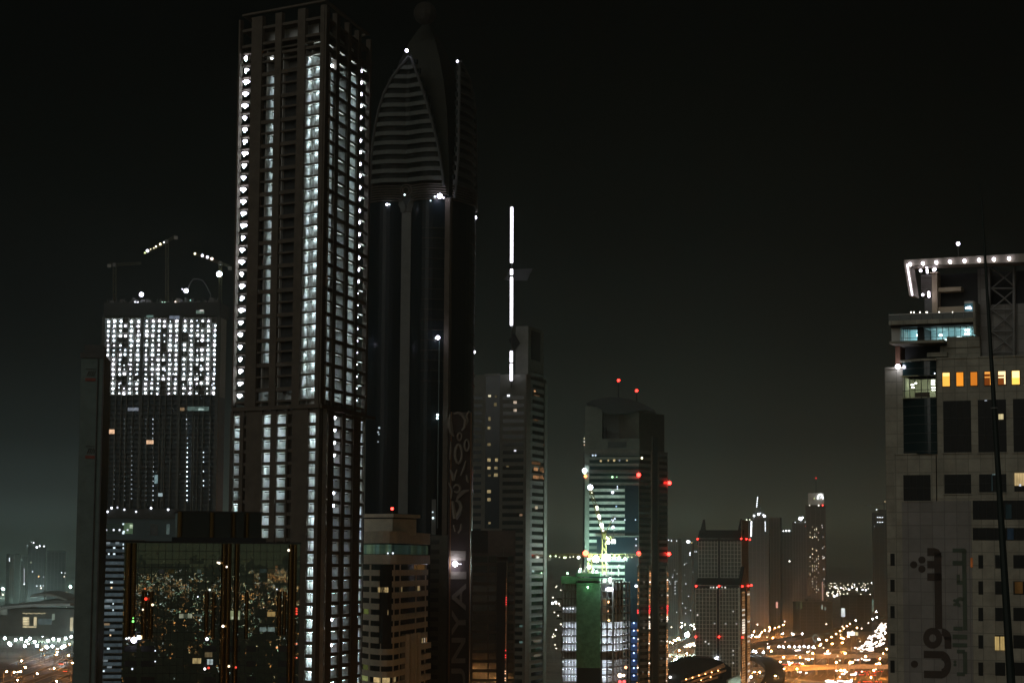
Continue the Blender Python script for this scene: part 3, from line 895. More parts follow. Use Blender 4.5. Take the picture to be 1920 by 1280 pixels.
    for x, s in ((727.5, 2), (737, 3)):
        mb = MB(); mb.ball(Fm.p(x, 1036.5, 1.0), .26, emis(WHITE, s, False)); mb.build('desk_lamp', T)
cream_block()

# ================================================================ pointed-crown tower
def crown_tower():
    d0 = 800
    A, Bc, Rr = V2(at(686, 700, d0 + 10)), V2(at(842, 700, d0)), V2(at(888, 700, d0 + 30))
    F = Face(A, Bc); S = Face(Bc, Rr)
    T = thing('crown_tower', 'tall dark glass tower with a striped pointed crown and a hanging lettered banner', 'skyscraper', (Bc.x, Bc.y, 0))
    zsh = F.z(760, 385); zc0 = F.z(765, 345)
    uc = F.u(759, 700)                     # central pilaster
    wp = 1.9
    def lobe(FF, ua, ub, bulge, n=10):
        return [FF.xy(ua + (ub - ua) * i / n, bulge * math.sin(math.pi * i / n)) for i in range(n + 1)]
    l1 = lobe(F, 0.3, uc - wp, 2.6); l2 = lobe(F, uc + wp, F.L - 2.0, 3.2); l3 = lobe(S, 1.5, S.L - .3, 3.6)
    back = [Rr + Vector((-14, 34)), A + Vector((-2, 34))]
    plan = [(p.x, p.y) for p in l1 + l2 + l3 + back]
    gl = glass('night_glass_panes', (.012, .018, .022), .28, 0, .010, (1.5, 3.5), .22)
    mb = MB(); mb.prism(plan, 0, zsh + 3, gl); mb.build('curtain_wall', T)
    mb = MB(); mb.fbox(F, uc - wp, uc + wp, 0, F.z(759, 398), -2, .35, M_PALE)
    mb.build('pilaster', T)
    # fanned head of the pilaster
    mb = MB(); zf0, zf1 = F.z(759, 398), F.z(759, 374)
    for sgn in (-1, 1):
        for r in range(5):
            pr = None
            for i in range(8):
                t = i / 7
                u = uc + sgn * (.3 + .42 * r + (3.4 - .2 * r) * (t ** 2))
                z = zf0 - .6 * 0 + (zf1 - zf0 - r * .45 * 1) * (1 - (1 - t) ** 2)
                q = F.pt(u, z, .6)
                if pr is not None: mb.tube(pr, q, .26, .26, M_PALE, 4)
                pr = q
    mb.build('pilaster_fan', T)
    mb = MB(); mb.fbox(F, F.L - 2.0, F.L, 0, zsh + 2, -3, .8, M_BROWN); mb.fbox(S, 0, 1.5, 0, zsh + 2, -3, .3, M_BROWN); mb.build('corner_pier', T)
    # thin gilded storey rings on the right lobes
    R = Many('storey_ring', T)
    for i in range(16):
        z = F.z(800, 430 + i * 19.0)
        for FF, ua, ub in ((F, uc + wp + 3, F.L - 2.0), (S, 1.5, S.L - .3)):
            lo = lobe(FF, uc + wp if FF is F else 1.5, F.L - 2.0 if FF is F else S.L - .3, 3.2 if FF is F else 3.6)
            R.sweep(lo[4:], z, z + .16, 0, .35, M_BROWN)
    R.done()
    # louvre rings below the crown
    R = Many('louvre_ring', T)
    for i in range(7):
        z = F.z(765, 378 - i * 4.6)
        for lo in (l1, l2, l3): R.sweep(lo, z, z + .28, .1, .9, M_BROWN)
    R.done()
    # medallion over the pilaster
    mb = MB(); zc = F.z(764, 358); pr = None
    for rr in (2.3, 1.3):
        pr = None
        for i in range(17):
            t = 2 * math.pi * i / 16; q = F.pt(uc + rr * math.cos(t), zc + rr * math.sin(t), 1.2)
            if pr is not None: mb.tube(pr, q, .22, .22, M_BROWN, 4)
            pr = q
    mb.build('medallion', T)
    # inner shell rising to the tip
    c = (A + Bc + Rr + back[0] + back[1]) / 5
    tip = at(797, 30, 815)
    rings = []; zt = tip.z
    for s, yy in ((1.0, None), (.985, .12), (.93, .3), (.84, .48), (.70, .64), (.52, .78), (.34, .89), (.18, .96), (.07, 1.0)):
        t = 0 if yy is None else yy
        z = zsh + (zt - zsh) * t
        cx = c.x + (tip.x - c.x) * t
        base = [A + Vector((1.0, 1.2)), Bc + Vector((-.8, 1.2)), Rr + Vector((-.7, 0)), back[0], back[1]]
        rings.append([Vector((cx + (p.x - c.x) * s, c.y + (p.y - c.y) * s, z)) for p in base])
    shell = matte('crown_shell', (.024, .025, .019), .8, .2)
    mb = MB(); mb.loft(rings, shell); mb.build('crown_shell', T)
    mb = MB(); mb.ball(tip + Vector((0, 0, 1)), 4.6, matte('tip_stone', (.028, .024, .019)), 12, 7); mb.build('crown_ball', T, smooth=True)
    # petals: white bands clipped by a pointed arch
    def petal(FF, pts, lo_of, yrow, m):
        L = Many('crown_band', T, 45)
        def lim(y):
            for (y0, a0, b0), (y1, a1, b1) in zip(pts, pts[1:]):
                if y0 >= y >= y1:
                    t = (y0 - y) / (y0 - y1); return a0 + (a1 - a0) * t, b0 + (b1 - b0) * t
            return None
        fr = {0: [], 1: []}
        for y, a, b in pts:
            for k, x in ((0, a), (1, b)):
                u = FF.u(x, y); fr[k].append(FF.pt(u, FF.z(x, y), lo_of(u) + .2))
        y = yrow
        while y > pts[-1][0] + 10:
            l = lim(y)
            if l:
                ua, ub = FF.u(l[0], y), FF.u(l[1], y)
                z0, z1 = FF.z((l[0] + l[1]) / 2, y), FF.z((l[0] + l[1]) / 2, y - 7.6)
                n = 14; P = [FF.xy(ua + (ub - ua) * i / n, lo_of(ua + (ub - ua) * i / n)) for i in range(n + 1)]
                L.sweep(P, z0, z1, -1.0, .25, m)
                P2 = P
                mg = MB(); mg.sweep(P2, z1, z1 + (z1 - z0) * 1.32, -1.6, -.6, M_GLASS_C); glassl.append(mg)
            y -= 17.6
        L.done()
        for k in (0, 1):
            mb = MB()
            for a, b in zip(fr[k], fr[k][1:]): mb.tube(a, b, .62, .55, M_GREY, 6)
            mb.build('crown_rib', T)
    glassl = []
    def lo1(u):
        if u < uc: return 2.0 * math.sin(math.pi * max(0, min(1, u / uc))) + .3
        return 2.6 * math.sin(math.pi * max(0, min(1, (u - uc) / (F.L - uc)))) + .3
    crown_m = matte('crown_white_bands', (.105, .115, .105), .6, .15)
    petal(F, [(350, 694, 834), (330, 696, 833), (300, 698, 829), (270, 701, 824), (240, 706, 817), (210, 713, 809), (180, 723, 800), (150, 738, 789), (125, 754, 779), (106, 768, 771)], lo1, 342, crown_m)
    def lo2(u): return 2.6 * math.sin(math.pi * max(0, min(1, u / S.L))) + .3
    petal(S, [(372, 848, 889), (340, 850, 889), (300, 852, 888), (260, 853, 886), (220, 853, 882), (180, 854, 874), (150, 854, 867), (116, 854.5, 856)], lo2, 356, M_GREY)
    mb = MB()
    for g in glassl:
        o = len(mb.v); mb.v += g.v; mb.f += [tuple(i + o for i in f) for f in g.f]; mb.mi += [mb.slot(M_GLASS_C)] * len(g.f); mb.uv += g.uv
    mb.build('crown_glazing', T)
    W = Many('flood_lamp', T)
    for FF, x, y, r, s in ((F, 770, 100, .65, 14), (S, 855, 115.5, .5, 10), (F, 831.5, 371, .95, 22), (F, 822, 372, .35, 4), (F, 838, 374, .35, 6), (F, 733, 387, .5, 7), (F, 737, 386.5, .3, 4), (F, 765.5, 368.5, .4, 2.5), (F, 814, 379.5, .3, 2), (S, 888, 408, .7, 14), (F, 828.5, 635, .75, 14), (F, 824, 636, .35, 4), (F, 690, 645, .6, 9), (S, 886, 660, .6, 12),
                           (F, 827, 779, .45, 5), (F, 826.5, 785, .45, 4), (F, 818.5, 971, .4, 2), (F, 818, 960, .3, 1), (F, 718, 803, .4, .6), (F, 716, 811, .35, .5), (F, 717.5, 815, .3, .4), (F, 716, 829, .3, .4)):
        W.ball(FF.p(x, y, .6 if FF is S else 4.4 if r > .45 else 4.0), r, emis(VIOL if s > 5 else (.75, .95, 1), s, s > 12), 8, 5)
    W.done()
    mb = MB(); mb.fbox(F, F.u(826, 800), F.u(827, 800), F.z(826, 990), F.z(826, 640), 2.4, 2.9, glass('lit_pipe', (.10, .16, .16), .3)); mb.build('service_pipe', T)
    mb = MB()
    mb.fbox(F, F.u(815, 960), F.u(823, 960), F.z(818, 1002), F.z(818, 936), 3.2, 3.5, M_PALE); mb.build('service_panel', T)
    # lower wing beside the banner
    Q = pface(806, 790, 842, 786, 1150)
    mb = MB(); mb.fbox(Q, 0, Q.L, 0, Q.z(820, 1003), -10, 0, matte('wing_render', (.10, .10, .085), .8)); 
    for i in range(15): mb.fbox(Q, 0, Q.L * .45, Q.z(820, 1020 + i * 18), Q.z(820, 1012 + i * 18), 0, .12, M_DARK)
    mb.build('lower_wing', T)
    # banner with its lettering
    Bn = pface(841, 784, 882, 786, 1000)
    zb0, zb1 = 2, Bn.z(862, 772)
    mb = MB(); mb.fbox(Bn, 0, Bn.L, zb0, zb1, -1.4, 0, M_BANNER); mb.build('banner', T)
    mb = MB()
    for x in (843.2, 880.5): mb.fbox(Bn, Bn.u(x, 1100) - .12, Bn.u(x, 1100) + .12, zb0, zb1, 0, .18, matte('rust_edge', (.30, .16, .07)))
    mb.build('banner_edge', T)
    cu = bpy.data.curves.new('banner_text', 'FONT'); cu.body = 'DUNYA'; cu.size = 9.6; cu.extrude = .06; cu.offset = .16; cu.space_character = 1.08
    to = bpy.data.objects.new('banner_text', cu); COL.objects.link(to)
    bpy.context.view_layer.update()
    dg = bpy.context.evaluated_depsgraph_get()
    me = bpy.data.meshes.new_from_object(to.evaluated_get(dg))
    bpy.data.objects.remove(to)
    xs = [v.co.x for v in me.vertices]; ys = [v.co.y for v in me.vertices]
    xm, xM, ym, yM = min(xs), max(xs), min(ys), max(ys)
    # letters run upwards, heads to the left
    zA1 = Bn.z(862, 1093); zA0 = Bn.z(862, 1352)
    uu0, uu1 = Bn.u(847, 1150), Bn.u(873.5, 1150)
    for v in me.vertices:
        a = (v.co.x - xm) / (xM - xm); b = (v.co.y - ym) / (yM - ym)
        q = Bn.pt(uu1 - (uu1 - uu0) * b, zA0 + (zA1 - zA0) * a, .12 + v.co.z)
        v.co = q - Vector(T.location)
    me.materials.clear(); me.materials.append(M_LETTER)
    lo_ = bpy.data.objects.new('banner_lettering', me); COL.objects.link(lo_); lo_.parent = T
    for a in ((845, 1071, 874, 1085), (845, 1032, 873, 1050)):
        mb = MB(); mb.px(Bn, *a, .05, .18, M_LETTER); mb.build('banner_letter_bar', T)
    # flowing calligraphic strokes above
    mb = MB()
    def stroke(pts, w0, w1):
        n = len(pts); last = None
        for i, (x, y) in enumerate(pts):
            q = Bn.p(820 + x / 4.925, 740 + y / 4.925, .16); w = w0 + (w1 - w0) * math.sin(math.pi * i / (n - 1))
            if last is not None: mb.tube(last[0], q, last[1], w, M_LETTER, 5)
            last = (q, w)
    def arc(cx, cy, rx, ry, a0, a1, n=14): return [(cx + rx * math.cos(math.radians(a0 + (a1 - a0) * i / n)), cy + ry * math.sin(math.radians(a0 + (a1 - a0) * i / n))) for i in range(n + 1)]
    stroke(arc(195, 545, 32, 85, 0, 360), .45, .6)
    stroke(arc(272, 465, 22, 50, 0, 360), .35, .5)
    stroke(arc(205, 385, 20, 35, 0, 360), .3, .4)
    stroke([(120, 180), (112, 230), (118, 290), (130, 350), (155, 385)], .3, 1.0)
    stroke([(150, 175), (190, 165), (230, 185), (262, 235), (250, 300), (225, 330)], .25, .7)
    stroke([(292, 150), (268, 190), (280, 240), (265, 280)], .25, .45)
    stroke([(125, 430), (122, 520), (115, 600)], .2, .4)
    stroke([(262, 610), (245, 680), (215, 745)], .25, .5)
    stroke([(120, 690), (140, 740), (150, 790), (180, 690)], .3, .7)
    stroke([(268, 740), (275, 790), (285, 810)], .25, .45)
    stroke([(105, 810), (135, 880), (128, 960)], .25, .45)
    stroke(arc(180, 865, 30, 35, 180, 500), .3, .5)
    stroke([(290, 880), (240, 895), (200, 930), (180, 965)], .35, .9)
    stroke([(140, 980), (150, 1060), (165, 1140), (200, 1090), (220, 1040), (205, 990), (170, 975)], .5, .9)
    stroke([(220, 1190), (215, 1240), (190, 1275)], .3, .5)
    stroke([(150, 1200), (165, 1260)], .3, .4)
    mb.build('banner_calligraphy', T)
    mb = MB(); mb.ball(Bn.p(851.5, 1056.5, 1.6), .95, emis((.86, .84, 1), 40), 10, 6); mb.build('spot_lamp', T)
    mb = MB(); mb.fbox(Bn, Bn.u(849, 1056), Bn.u(863, 1056), Bn.z(855, 1057.5), Bn.z(855, 1056), 0, 2.0, emis((.9, .9, 1), 2.5, False)); mb.build('glowing_spot_bracket', T)  # bracket given its own glow for the shine of the spot lamp
crown_tower()

# ================================================================ slender tower with the lit needle
def needle_tower():
    F = pface(880, 962, 985, 955, 900); R = pface(985, 955, 1024, 985, 900)
    T = thing('needle_tower', 'pale striped tower carrying a tall needle outlined in broken white light', 'skyscraper', F.pt(F.L * .7, 0))
    zt = F.z(935, 702)
    wal = matte('ghost_white_cladding', (.17, .175, .155), .7, .15)
    a, b, c = F.a, F.b, R.b; back = [(c.x - 8, c.y + 22), (a.x, a.y + 45)]
    mb = MB(); mb.prism([tuple(a), tuple(b), tuple(c)] + back, 0, zt, wal); mb.build('wall', T)
    mb = MB(); mb.px(F, 910, 703, 937, 990, 0, .08, M_GLASS_B); mb.build('recessed_glass', T)
    mb = MB(); mb.px(F, 909, 700, 938, 703.5, -.5, .8, wal); mb.build('recess_cornice', T)
    Bd = Many('window_band', T)
    H = (F.z(950, 742.5) - F.z(950, 991)) / 17
    z0 = F.z(950, 742)
    for i in range(44):
        z = z0 - H * i
        if z < 2: break
        Bd.fbox(F, F.u(883, 800), F.u(903, 800), z - 1.5, z, 0, .1, M_GLASS_B)
        Bd.fbox(F, F.u(943, 800), F.u(982, 800), z - 1.7, z, 0, .1, M_GLASS)
        y = None
        Bd.fbox(R, R.L * .32, R.L * .92, z - 1.7 + 6, z + 6, 0, .1, M_GLASS)
    Bd.done()
    Rl = Many('storey_sill', T, 60)
    for i in range(-2, 40):
        z = z0 - H * i - 1.8 + 6
        if z < 2: break
        Rl.fbox(R, R.L * .20, R.L * .97, z, z + .2, 0, .45, M_GREY)
    Rl.done()
    mb = MB()
    mb.fbox(R, R.L * .86, R.L * 1.0, 0, R.z(1015, 718), 0, .5, wal); mb.fbox(R, -.3, R.L * .2, 0, R.z(990, 702), 0, .35, matte('brown_pier', (.15, .115, .095)))
    mb.build('side_pier', T)
    W = Many('lit_window', T)
    Y = (1, .78, .38)
    for x, y, w, h, s, cc in ((918, 742, 5, 4, .9, (1, .9, .6)), (930, 743, 4, 4, .08, Y), (929, 758, 5, 6, .15, Y), (953.5, 741.5, 5, 3.5, 2.5, (.85, .9, 1)), (966, 754, 6, 5, .7, (1, .8, .6)), (966, 769, 6, 5, .6, (1, .8, .6)), (918, 785, 4, 7, .22, Y), (917, 802, 5, 5, .35, Y), (917, 833, 6, 5, .2, Y),
                              (917, 862, 6, 6, .45, Y), (931, 862, 5, 6, .5, Y), (917, 877, 6, 5, .5, Y), (930, 877, 6, 5, .25, Y), (918, 891, 5, 4, .12, Y), (930, 890, 7, 6, .35, Y), (917, 921, 7, 6, .35, Y), (917, 936, 6, 6, .35, Y), (918, 980, 4, 4, .3, Y), (966, 844.5, 4, 3, 1.6, (.9, .9, 1)), (952, 874, 5, 3, .12, Y), (977, 965, 5, 4, .25, (1, .6, .35)),
                              (977, 1173, 6, 4, .12, (.5, .9, .8)), (977, 1203, 6, 4, .14, (.5, .9, .8)), (885, 847, 1.4, 6, .4, (1, .6, .2)), (885, 921, 1.4, 7, .4, (1, .6, .2))):
        W.px(F, x - w / 2, y - h / 2, x + w / 2, y + h / 2, .12, .22, litwin(cc, s, .8))
    O = (1, .50, .22)
    for x, y, w, h, s in ((1002, 733, 3, 3, 1.0), (1006, 742, 10, 3, .12), (1004, 787, 8, 3, .15), (1004, 868, 16, 5, .14), (1004, 879, 7, 6, .7), (1015, 880, 7, 7, .18), (1018, 884, 3, 4, .4), (1004, 894, 10, 6, .5), (1014, 894, 6, 6, .3), (1019, 897, 3, 3, .7), (1005, 951, 4, 6, 1.0), (1020, 834, 2, 2, 1.5), (1016, 1041, 12, 4, .15), (1006, 1201, 12, 4, .15), (1006, 1228, 12, 4, .18), (1006, 1040, 5, 4, .25)):
        W.px(R, x - w / 2, y - h / 2, x + w / 2, y + h / 2, .15, .25, litwin(O if y < 940 else (1, .85, .6), s, .8, 1.5))
    W.done()
    # open head frame through which the needle passes
    mb = MB()
    mb.fbox(R, R.L * .1, R.L * .85, zt - 2, R.z(1005, 616), -6, 0, matte('head_wall', (.16, .165, .14)))
    mb.build('head_wall', T)
    mb = MB(); mb.px(R, 996, 622, 1012, 676, 0, .3, M_DARK); mb.build('opening_shade', T)  # solid box, the darkness of the opening is put into its colour
    for (pts, nm) in ((((944, 522), (958, 503), (995, 501), (988, 524)), 'head_plate'), (((953, 636), (963, 620), (973, 637), (963, 655)), 'head_plate')):
        mb = MB(); q = [F.p(x, y, -4 + (3 if i in (0, 3) else 0)) for i, (x, y) in enumerate(pts)]
        mb.hexa([v + Vector((0, 0, -.5)) for v in q], q, M_DARK); mb.build(nm, T)
    nb = F.p(961.5, 715, 2)
    mb = MB(); mb.tube(nb - Vector((0, 0, 3)), F.p(962.3, 386, 2), .42, .25, M_GREY, 8); ndl = mb.build('needle', T)
    for y0, y1 in ((390.5, 494), (506, 516.5), (521, 611), (659.5, 679.5), (682.5, 714)):
        a, b = F.p(962.3 - (y0 - 390) * .0028, y0, 2.5), F.p(962.3 - (y1 - 390) * .0028, y1, 2.5)
        mb = MB(); mb.tube(a, b, .62, .62, emis((.93, .90, 1.0), 5.0, False), 8); mb.build('light_tube', ndl)
needle_tower()

# ================================================================ brown striped block before it
def brown_block():
    F = pface(884, 775, 966, 775.5, 1100)
    T = thing('brown_office_block', 'dark brown office block with one glossy red streaked rib, before the needle tower', 'building', F.pt(0, 0))
    zt = F.z(925, 994)
    M = matte('dark_brown_render', (.10, .088, .078), .8)
    mb = MB(); mb.fbox(F, 0, F.L, 0, zt, -20, 0, M); mb.build('wall', T)
    mb = MB(); mb.px(F, 884, 994, 915, 1036, 0, .15, M_DARK); mb.px(F, 915, 996, 963, 1034, 0, .25, matte('top_panel', (.115, .10, .09))); mb.build('parapet_panel', T)
    Bd = Many('window_band', T)
    for i in range(14):
        y = 1041 + i * 18.1
        for a, b in ((886, 914), (916, 930.5), (952, 963)):
            Bd.px(F, a, y + 1, b, y + 13.5, .03, .12, M_GLASS)
    Bd.done()
    mb = MB(); mb.px(F, 931, 1050, 952, 1280, 0, 1.2, M_DARK); mb.px(F, 930.5, 1042, 953.5, 1043.5, 0, 1.5, M_PALE); mb.px(F, 930.5, 1051.5, 953.5, 1053, 0, 1.5, M_PALE); mb.build('lift_shaft', T)
    mb = MB(); q = F.p(943.5, 1042, .5); mb.tube(q, q + Vector((0, 0, 3.2)), .15, .1, M_PALE); mb.build('roof_mast', T)
    mb = MB(); c = F.xy(F.u(949.5, 1150), 1.2); mb.prism([(c.x + .38 * math.cos(t * math.pi / 8), c.y + .38 * math.sin(t * math.pi / 8)) for t in range(16)], 0, F.z(949, 1052), M_CHROME); mb.build('polished_rib', T, smooth=True)
    W = Many('reflection_bead', T)  # glowing beads painted along the rib as its red and orange reflections
    rnd = random.Random(8)
    for i in range(46):
        y = 1085 + i * 4.3
        s = .25; c = (1, .40, .15)
        if 1117 < y < 1135 or 1218 < y < 1232: c, s = (1, .06, .05), 1.6
        if y > 1255: c, s = (1, .55, .3), 2.0
        if rnd.random() < .75: W.ball(F.p(949.3 - (y - 1085) * .012, y, 1.7), .17 if s < 1 else .24, emis(c, s, False))
    W.done()
brown_block()
# ================================================================ tower with the curved roof
def curved_roof_tower():
    F = pface(1096, 1200, 1198, 1196, 950); R = pface(1198, 1196, 1252, 1222, 950)
    T = thing('curved_roof_tower', 'striped tower with a curved roof canopy, two masts and red warning lights', 'skyscraper', F.pt(F.L * .5, 0))
    zb = F.z(1150, 843)
    wall = matte('striped_wall', (.15, .155, .135), .7)
    a, b, c = F.a, F.b, R.b
    bk = [(c.x - 12, c.y + 18), (a.x, a.y + 28)]
    mb = MB(); mb.prism([tuple(a), tuple(b), tuple(c)] + bk, 0, zb, wall); mb.build('wall', T)
    H = (F.z(1150, 862) - F.z(1150, 1005)) / 12
    z0 = F.z(1150, 850)
    Bd = Many('window_band', T)
    for i in range(60):
        z = z0 - H * i
        if z < 3: break
        x1 = 1199 if i < 5 else 1171.5
        if i in (14, 15, 16, 17): x1 = 1119 if i < 16 else 1171
        Bd.fbox(F, F.u(1105, 950), F.u(x1, 950), z - 1.9, z, 0, .12, M_GLASS_T)
        Bd.fbox(R, R.L * .0 + .5, R.L * .40, z - 1.8, z, 0, .12, M_GLASS)
        Bd.fbox(R, R.L * .66, R.L * .97, z - 1.8, z, 0, .12, M_GLASS)
    Bd.done()
    Sp = Many('pale_spandrel', T, 60); pale_s = matte('pale_spandrel_panel', (.62, .66, .60), .6)
    for i in range(5, 34):
        if i in (14, 15): continue
        z = z0 - H * i - 1.9
        Sp.fbox(F, F.u(1105, 950), F.u(1171.5, 950), z - (H - 1.9), z, 0, .16, pale_s)
    Sp.done()
    for x in (1110, 1146, 1166):  # added lamps on invented booms, there to brighten the stripes
        a, b = F.p(x, 1042, .3), F.p(x, 1046, 20)
        mb = MB(); mb.tube(a, b, .25, .18, M_STEEL, 5); bo = mb.build('added_lamp_boom', T)
        mb = MB(); mb.ball(b, .55, emis((.62, 1.0, .86), 1500), 8, 5); mb.build('flood_lamp', bo)
    mb = MB(); mb.fbox(F, F.u(1172, 950), F.u(1197, 950), 0, z0 - H * 5, 0, .25, M_GLASS_B); mb.px(F, 1119, 1008, 1172, 1040, 0, .2, M_GLASS_B); mb.build('glass_bay', T)
    mb = MB(); mb.fbox(R, R.L * .44, R.L * .62, 0, zb + 8, 0, .6, M_DARK); mb.build('dark_shaft', T)
    mb = MB(); mb.fbox(R, R.L * .40, R.L * .44, 0, zb, 0, .9, M_BROWN); mb.fbox(R, R.L * .62, R.L * .65, 0, zb, 0, .9, M_BROWN); mb.build('pier', T)
    mb = MB(); mb.px(F, 1118, 1003.5, 1199, 1006, 0, 2.5, M_PALE); mb.px(F, 1100, 851, 1199, 853, 0, .8, M_PALE); mb.px(F, 1100, 885, 1199, 887, 0, .8, M_PALE); mb.build('balcony_ledge', T)
    mb = MB(); mb.px(F, 1097, 872, 1104.5, 1040, 0, .5, matte('green_light_tint', (.32, .36, .31))); mb.build('edge_pier', T)  # green floodlight tone put into the pier colour
    # upper body with the big recess
    zt = F.z(1100, 762)
    mb = MB()
    pale = matte('upper_panels', (.10, .10, .085), .7)
    mb.px(F, 1097, 762, 1129, 843, -12, 0, pale)
    mb.px(F, 1129, 822, 1199, 843, -12, 0, pale)
    mb.px(F, 1129, 768, 1199, 822, -16, -6, M_GREY)
    mb.fbox(R, 0, R.L * .88, zb, R.z(1225, 775), -20, 0, matte('brown_upper', (.075, .068, .055)))
    mb.build('upper_wall', T)
    mb = MB()
    for i in range(4): mb.px(F, 1132, 803 + i * 6, 1194, 804.5 + i * 6, -6, -5.4, M_GREY)
    mb.px(F, 1131, 800, 1136, 826, -6, -3, M_DARK); mb.px(F, 1168, 806, 1172, 822, -6, -5, M_PALE); mb.px(F, 1140, 828, 1175, 839, 0, .4, M_DARK)
    mb.build('recess_balcony', T)
    # curved canopy
    mb = MB(); pts = [(1100, 756), (1112, 750), (1128, 746), (1146, 744.5), (1162, 745), (1180, 748), (1196, 753), (1210, 759), (1228, 769)]
    low = [(1100, 757.5), (1112, 759), (1126, 766), (1134, 774), (1160, 776), (1180, 774), (1196, 770), (1210, 768), (1228, 772)]
    top, bot = [F.p(x, y, 2) for x, y in pts], [F.p(x, y, 2) for x, y in low]
    dv = Vector((2, 20, 0))
    for i in range(len(pts) - 1):
        bq = [bot[i], bot[i + 1], bot[i + 1] + dv, bot[i] + dv]; tq = [top[i], top[i + 1], top[i + 1] + dv, top[i] + dv]
        mb.hexa(bq, tq, M_DARK)
    mb.build('roof_canopy', T)
    for x, y0, y1 in ((1159, 745, 712), (1193, 752, 731.5)):
        mb = MB(); mb.tube(F.p(x, y0, -3), F.p(x, y1, -3), .5, .2, M_DARK, 6); mb.build('roof_mast', T)
        mb = MB(); mb.ball(F.p(x, y1, -3), .85, emis(RED, 9, False)); mb.build('warning_light', T)
    red_lamps(F, T, ((1198, 890), (1198, 1037)), 1.15, 1.5, emis(RED, 16))
    red_lamps(R, T, ((1251, 905), (1250, 1038)), 1.1, 1.5, emis(RED, 16))
    red_lamps(F, T, ((1098, 892.5),), .9, 1.0, emis((1, .25, .08), 6, False))
    W = Many('lamp', T)
    for x, y, r, c, s in ((1096.5, 882, 1.3, (.8, .9, 1), 10), (1096.5, 886, .8, (.6, 1, .7), 4), (1204, 858.5, .6, (1, .95, .6), 4), (1112, 853.5, .5, (.7, .85, 1), 1.2), (1117, 853.5, .5, (.7, .85, 1), 1.2), (1127, 864, .6, YEL, .6), (1141, 863, .5, YEL, .5), (1152, 863, .7, YEL, .6), (1162, 863, .5, WHITE, .3), (1176, 863, .5, YEL, .5), (1148.5, 894, .6, (.5, 1, .5), 3), (1157, 894, .35, (.5, 1, .5), 1.5), (1149, 923, .8, WHITE, 3), (1158, 912, .35, WHITE, 2), (1158, 916, .35, WHITE, 2), (1156, 949, .5, (.5, .7, 1), 1),
                          (1150, 988, .9, WHITE, 3), (1149, 975, .8, WHITE, 2), (1172, 974, .4, WHITE, 1.5), (1192, 974, .4, WHITE, 1.5), (1193, 1098, .8, WHITE, 4), (1153, 972, .6, WHITE, 1.5), (1141, 1016, 1.1, (1, .9, .8), 6), (1151, 1014, .9, WHITE, 5), (1193, 1010, .5, WHITE, 1.5), (1193, 1022, .5, WHITE, 1), (1096, 822, .4, (1, .9, .6), .8), (1096, 828, .4, (1, .9, .8), 1), (1096, 834, .4, (1, .7, .5), .8)):
        W.ball(F.p(x, y, 1.6), r, emis(c, s, s > 9), 8, 5)
    W.done()
    # polished edge trims carrying broken reflections of the traffic lights
    for FF, x in ((F, 1197.5), (R, 1213.5), (R, 1247)):
        mb = MB(); c2 = FF.xy(FF.u(x, 1100), .9); mb.prism([(c2.x + .9 * math.cos(t * math.pi / 8), c2.y + .9 * math.sin(t * math.pi / 8)) for t in range(16)], 0, FF.z(x, 1060), M_CHROME); mb.build('polished_trim', T, smooth=True)
    W = Many('trim_glint', T, 90); rnd = random.Random(4)  # emissive beads painted on as the broken reflections in the trims
    for FF, x, lo_ in ((R, 1213, .9), (R, 1246.5, .9), (F, 1197.5, .35)):
        for i in range(52):
            y = 1070 + i * 4.1
            if rnd.random() > lo_: continue
            c, s = (1, .45, .18), rnd.choice((.3, .6, 1.2))
            if 1132 < y < 1152: c, s = (1, .05, .05), 2.2
            if 1152 < y < 1180 or rnd.random() < .12: c, s = (1, .82, .65), rnd.choice((1.5, 3))
            W.ball(FF.p(x + rnd.uniform(-.6, .6) - (y - 1070) * .01, y, 2.0), rnd.uniform(.35, .6), emis(c, s, False), 5, 3)
    W.done()
    mb = MB()
    for i in range(9): mb.px(F, 1183, 1166 + i * 14, 1195, 1177 + i * 14, .3, 1.0, M_BLUE)
    mb.build('blue_sheeting', T)
    Wb = Many('work_lamp', T, 20)
    for i in range(8): Wb.ball(F.p(1189, 1167 + i * 14, 2.4), .45, emis((.4, .55, 1), 4.5))
    Wb.done()
curved_roof_tower()

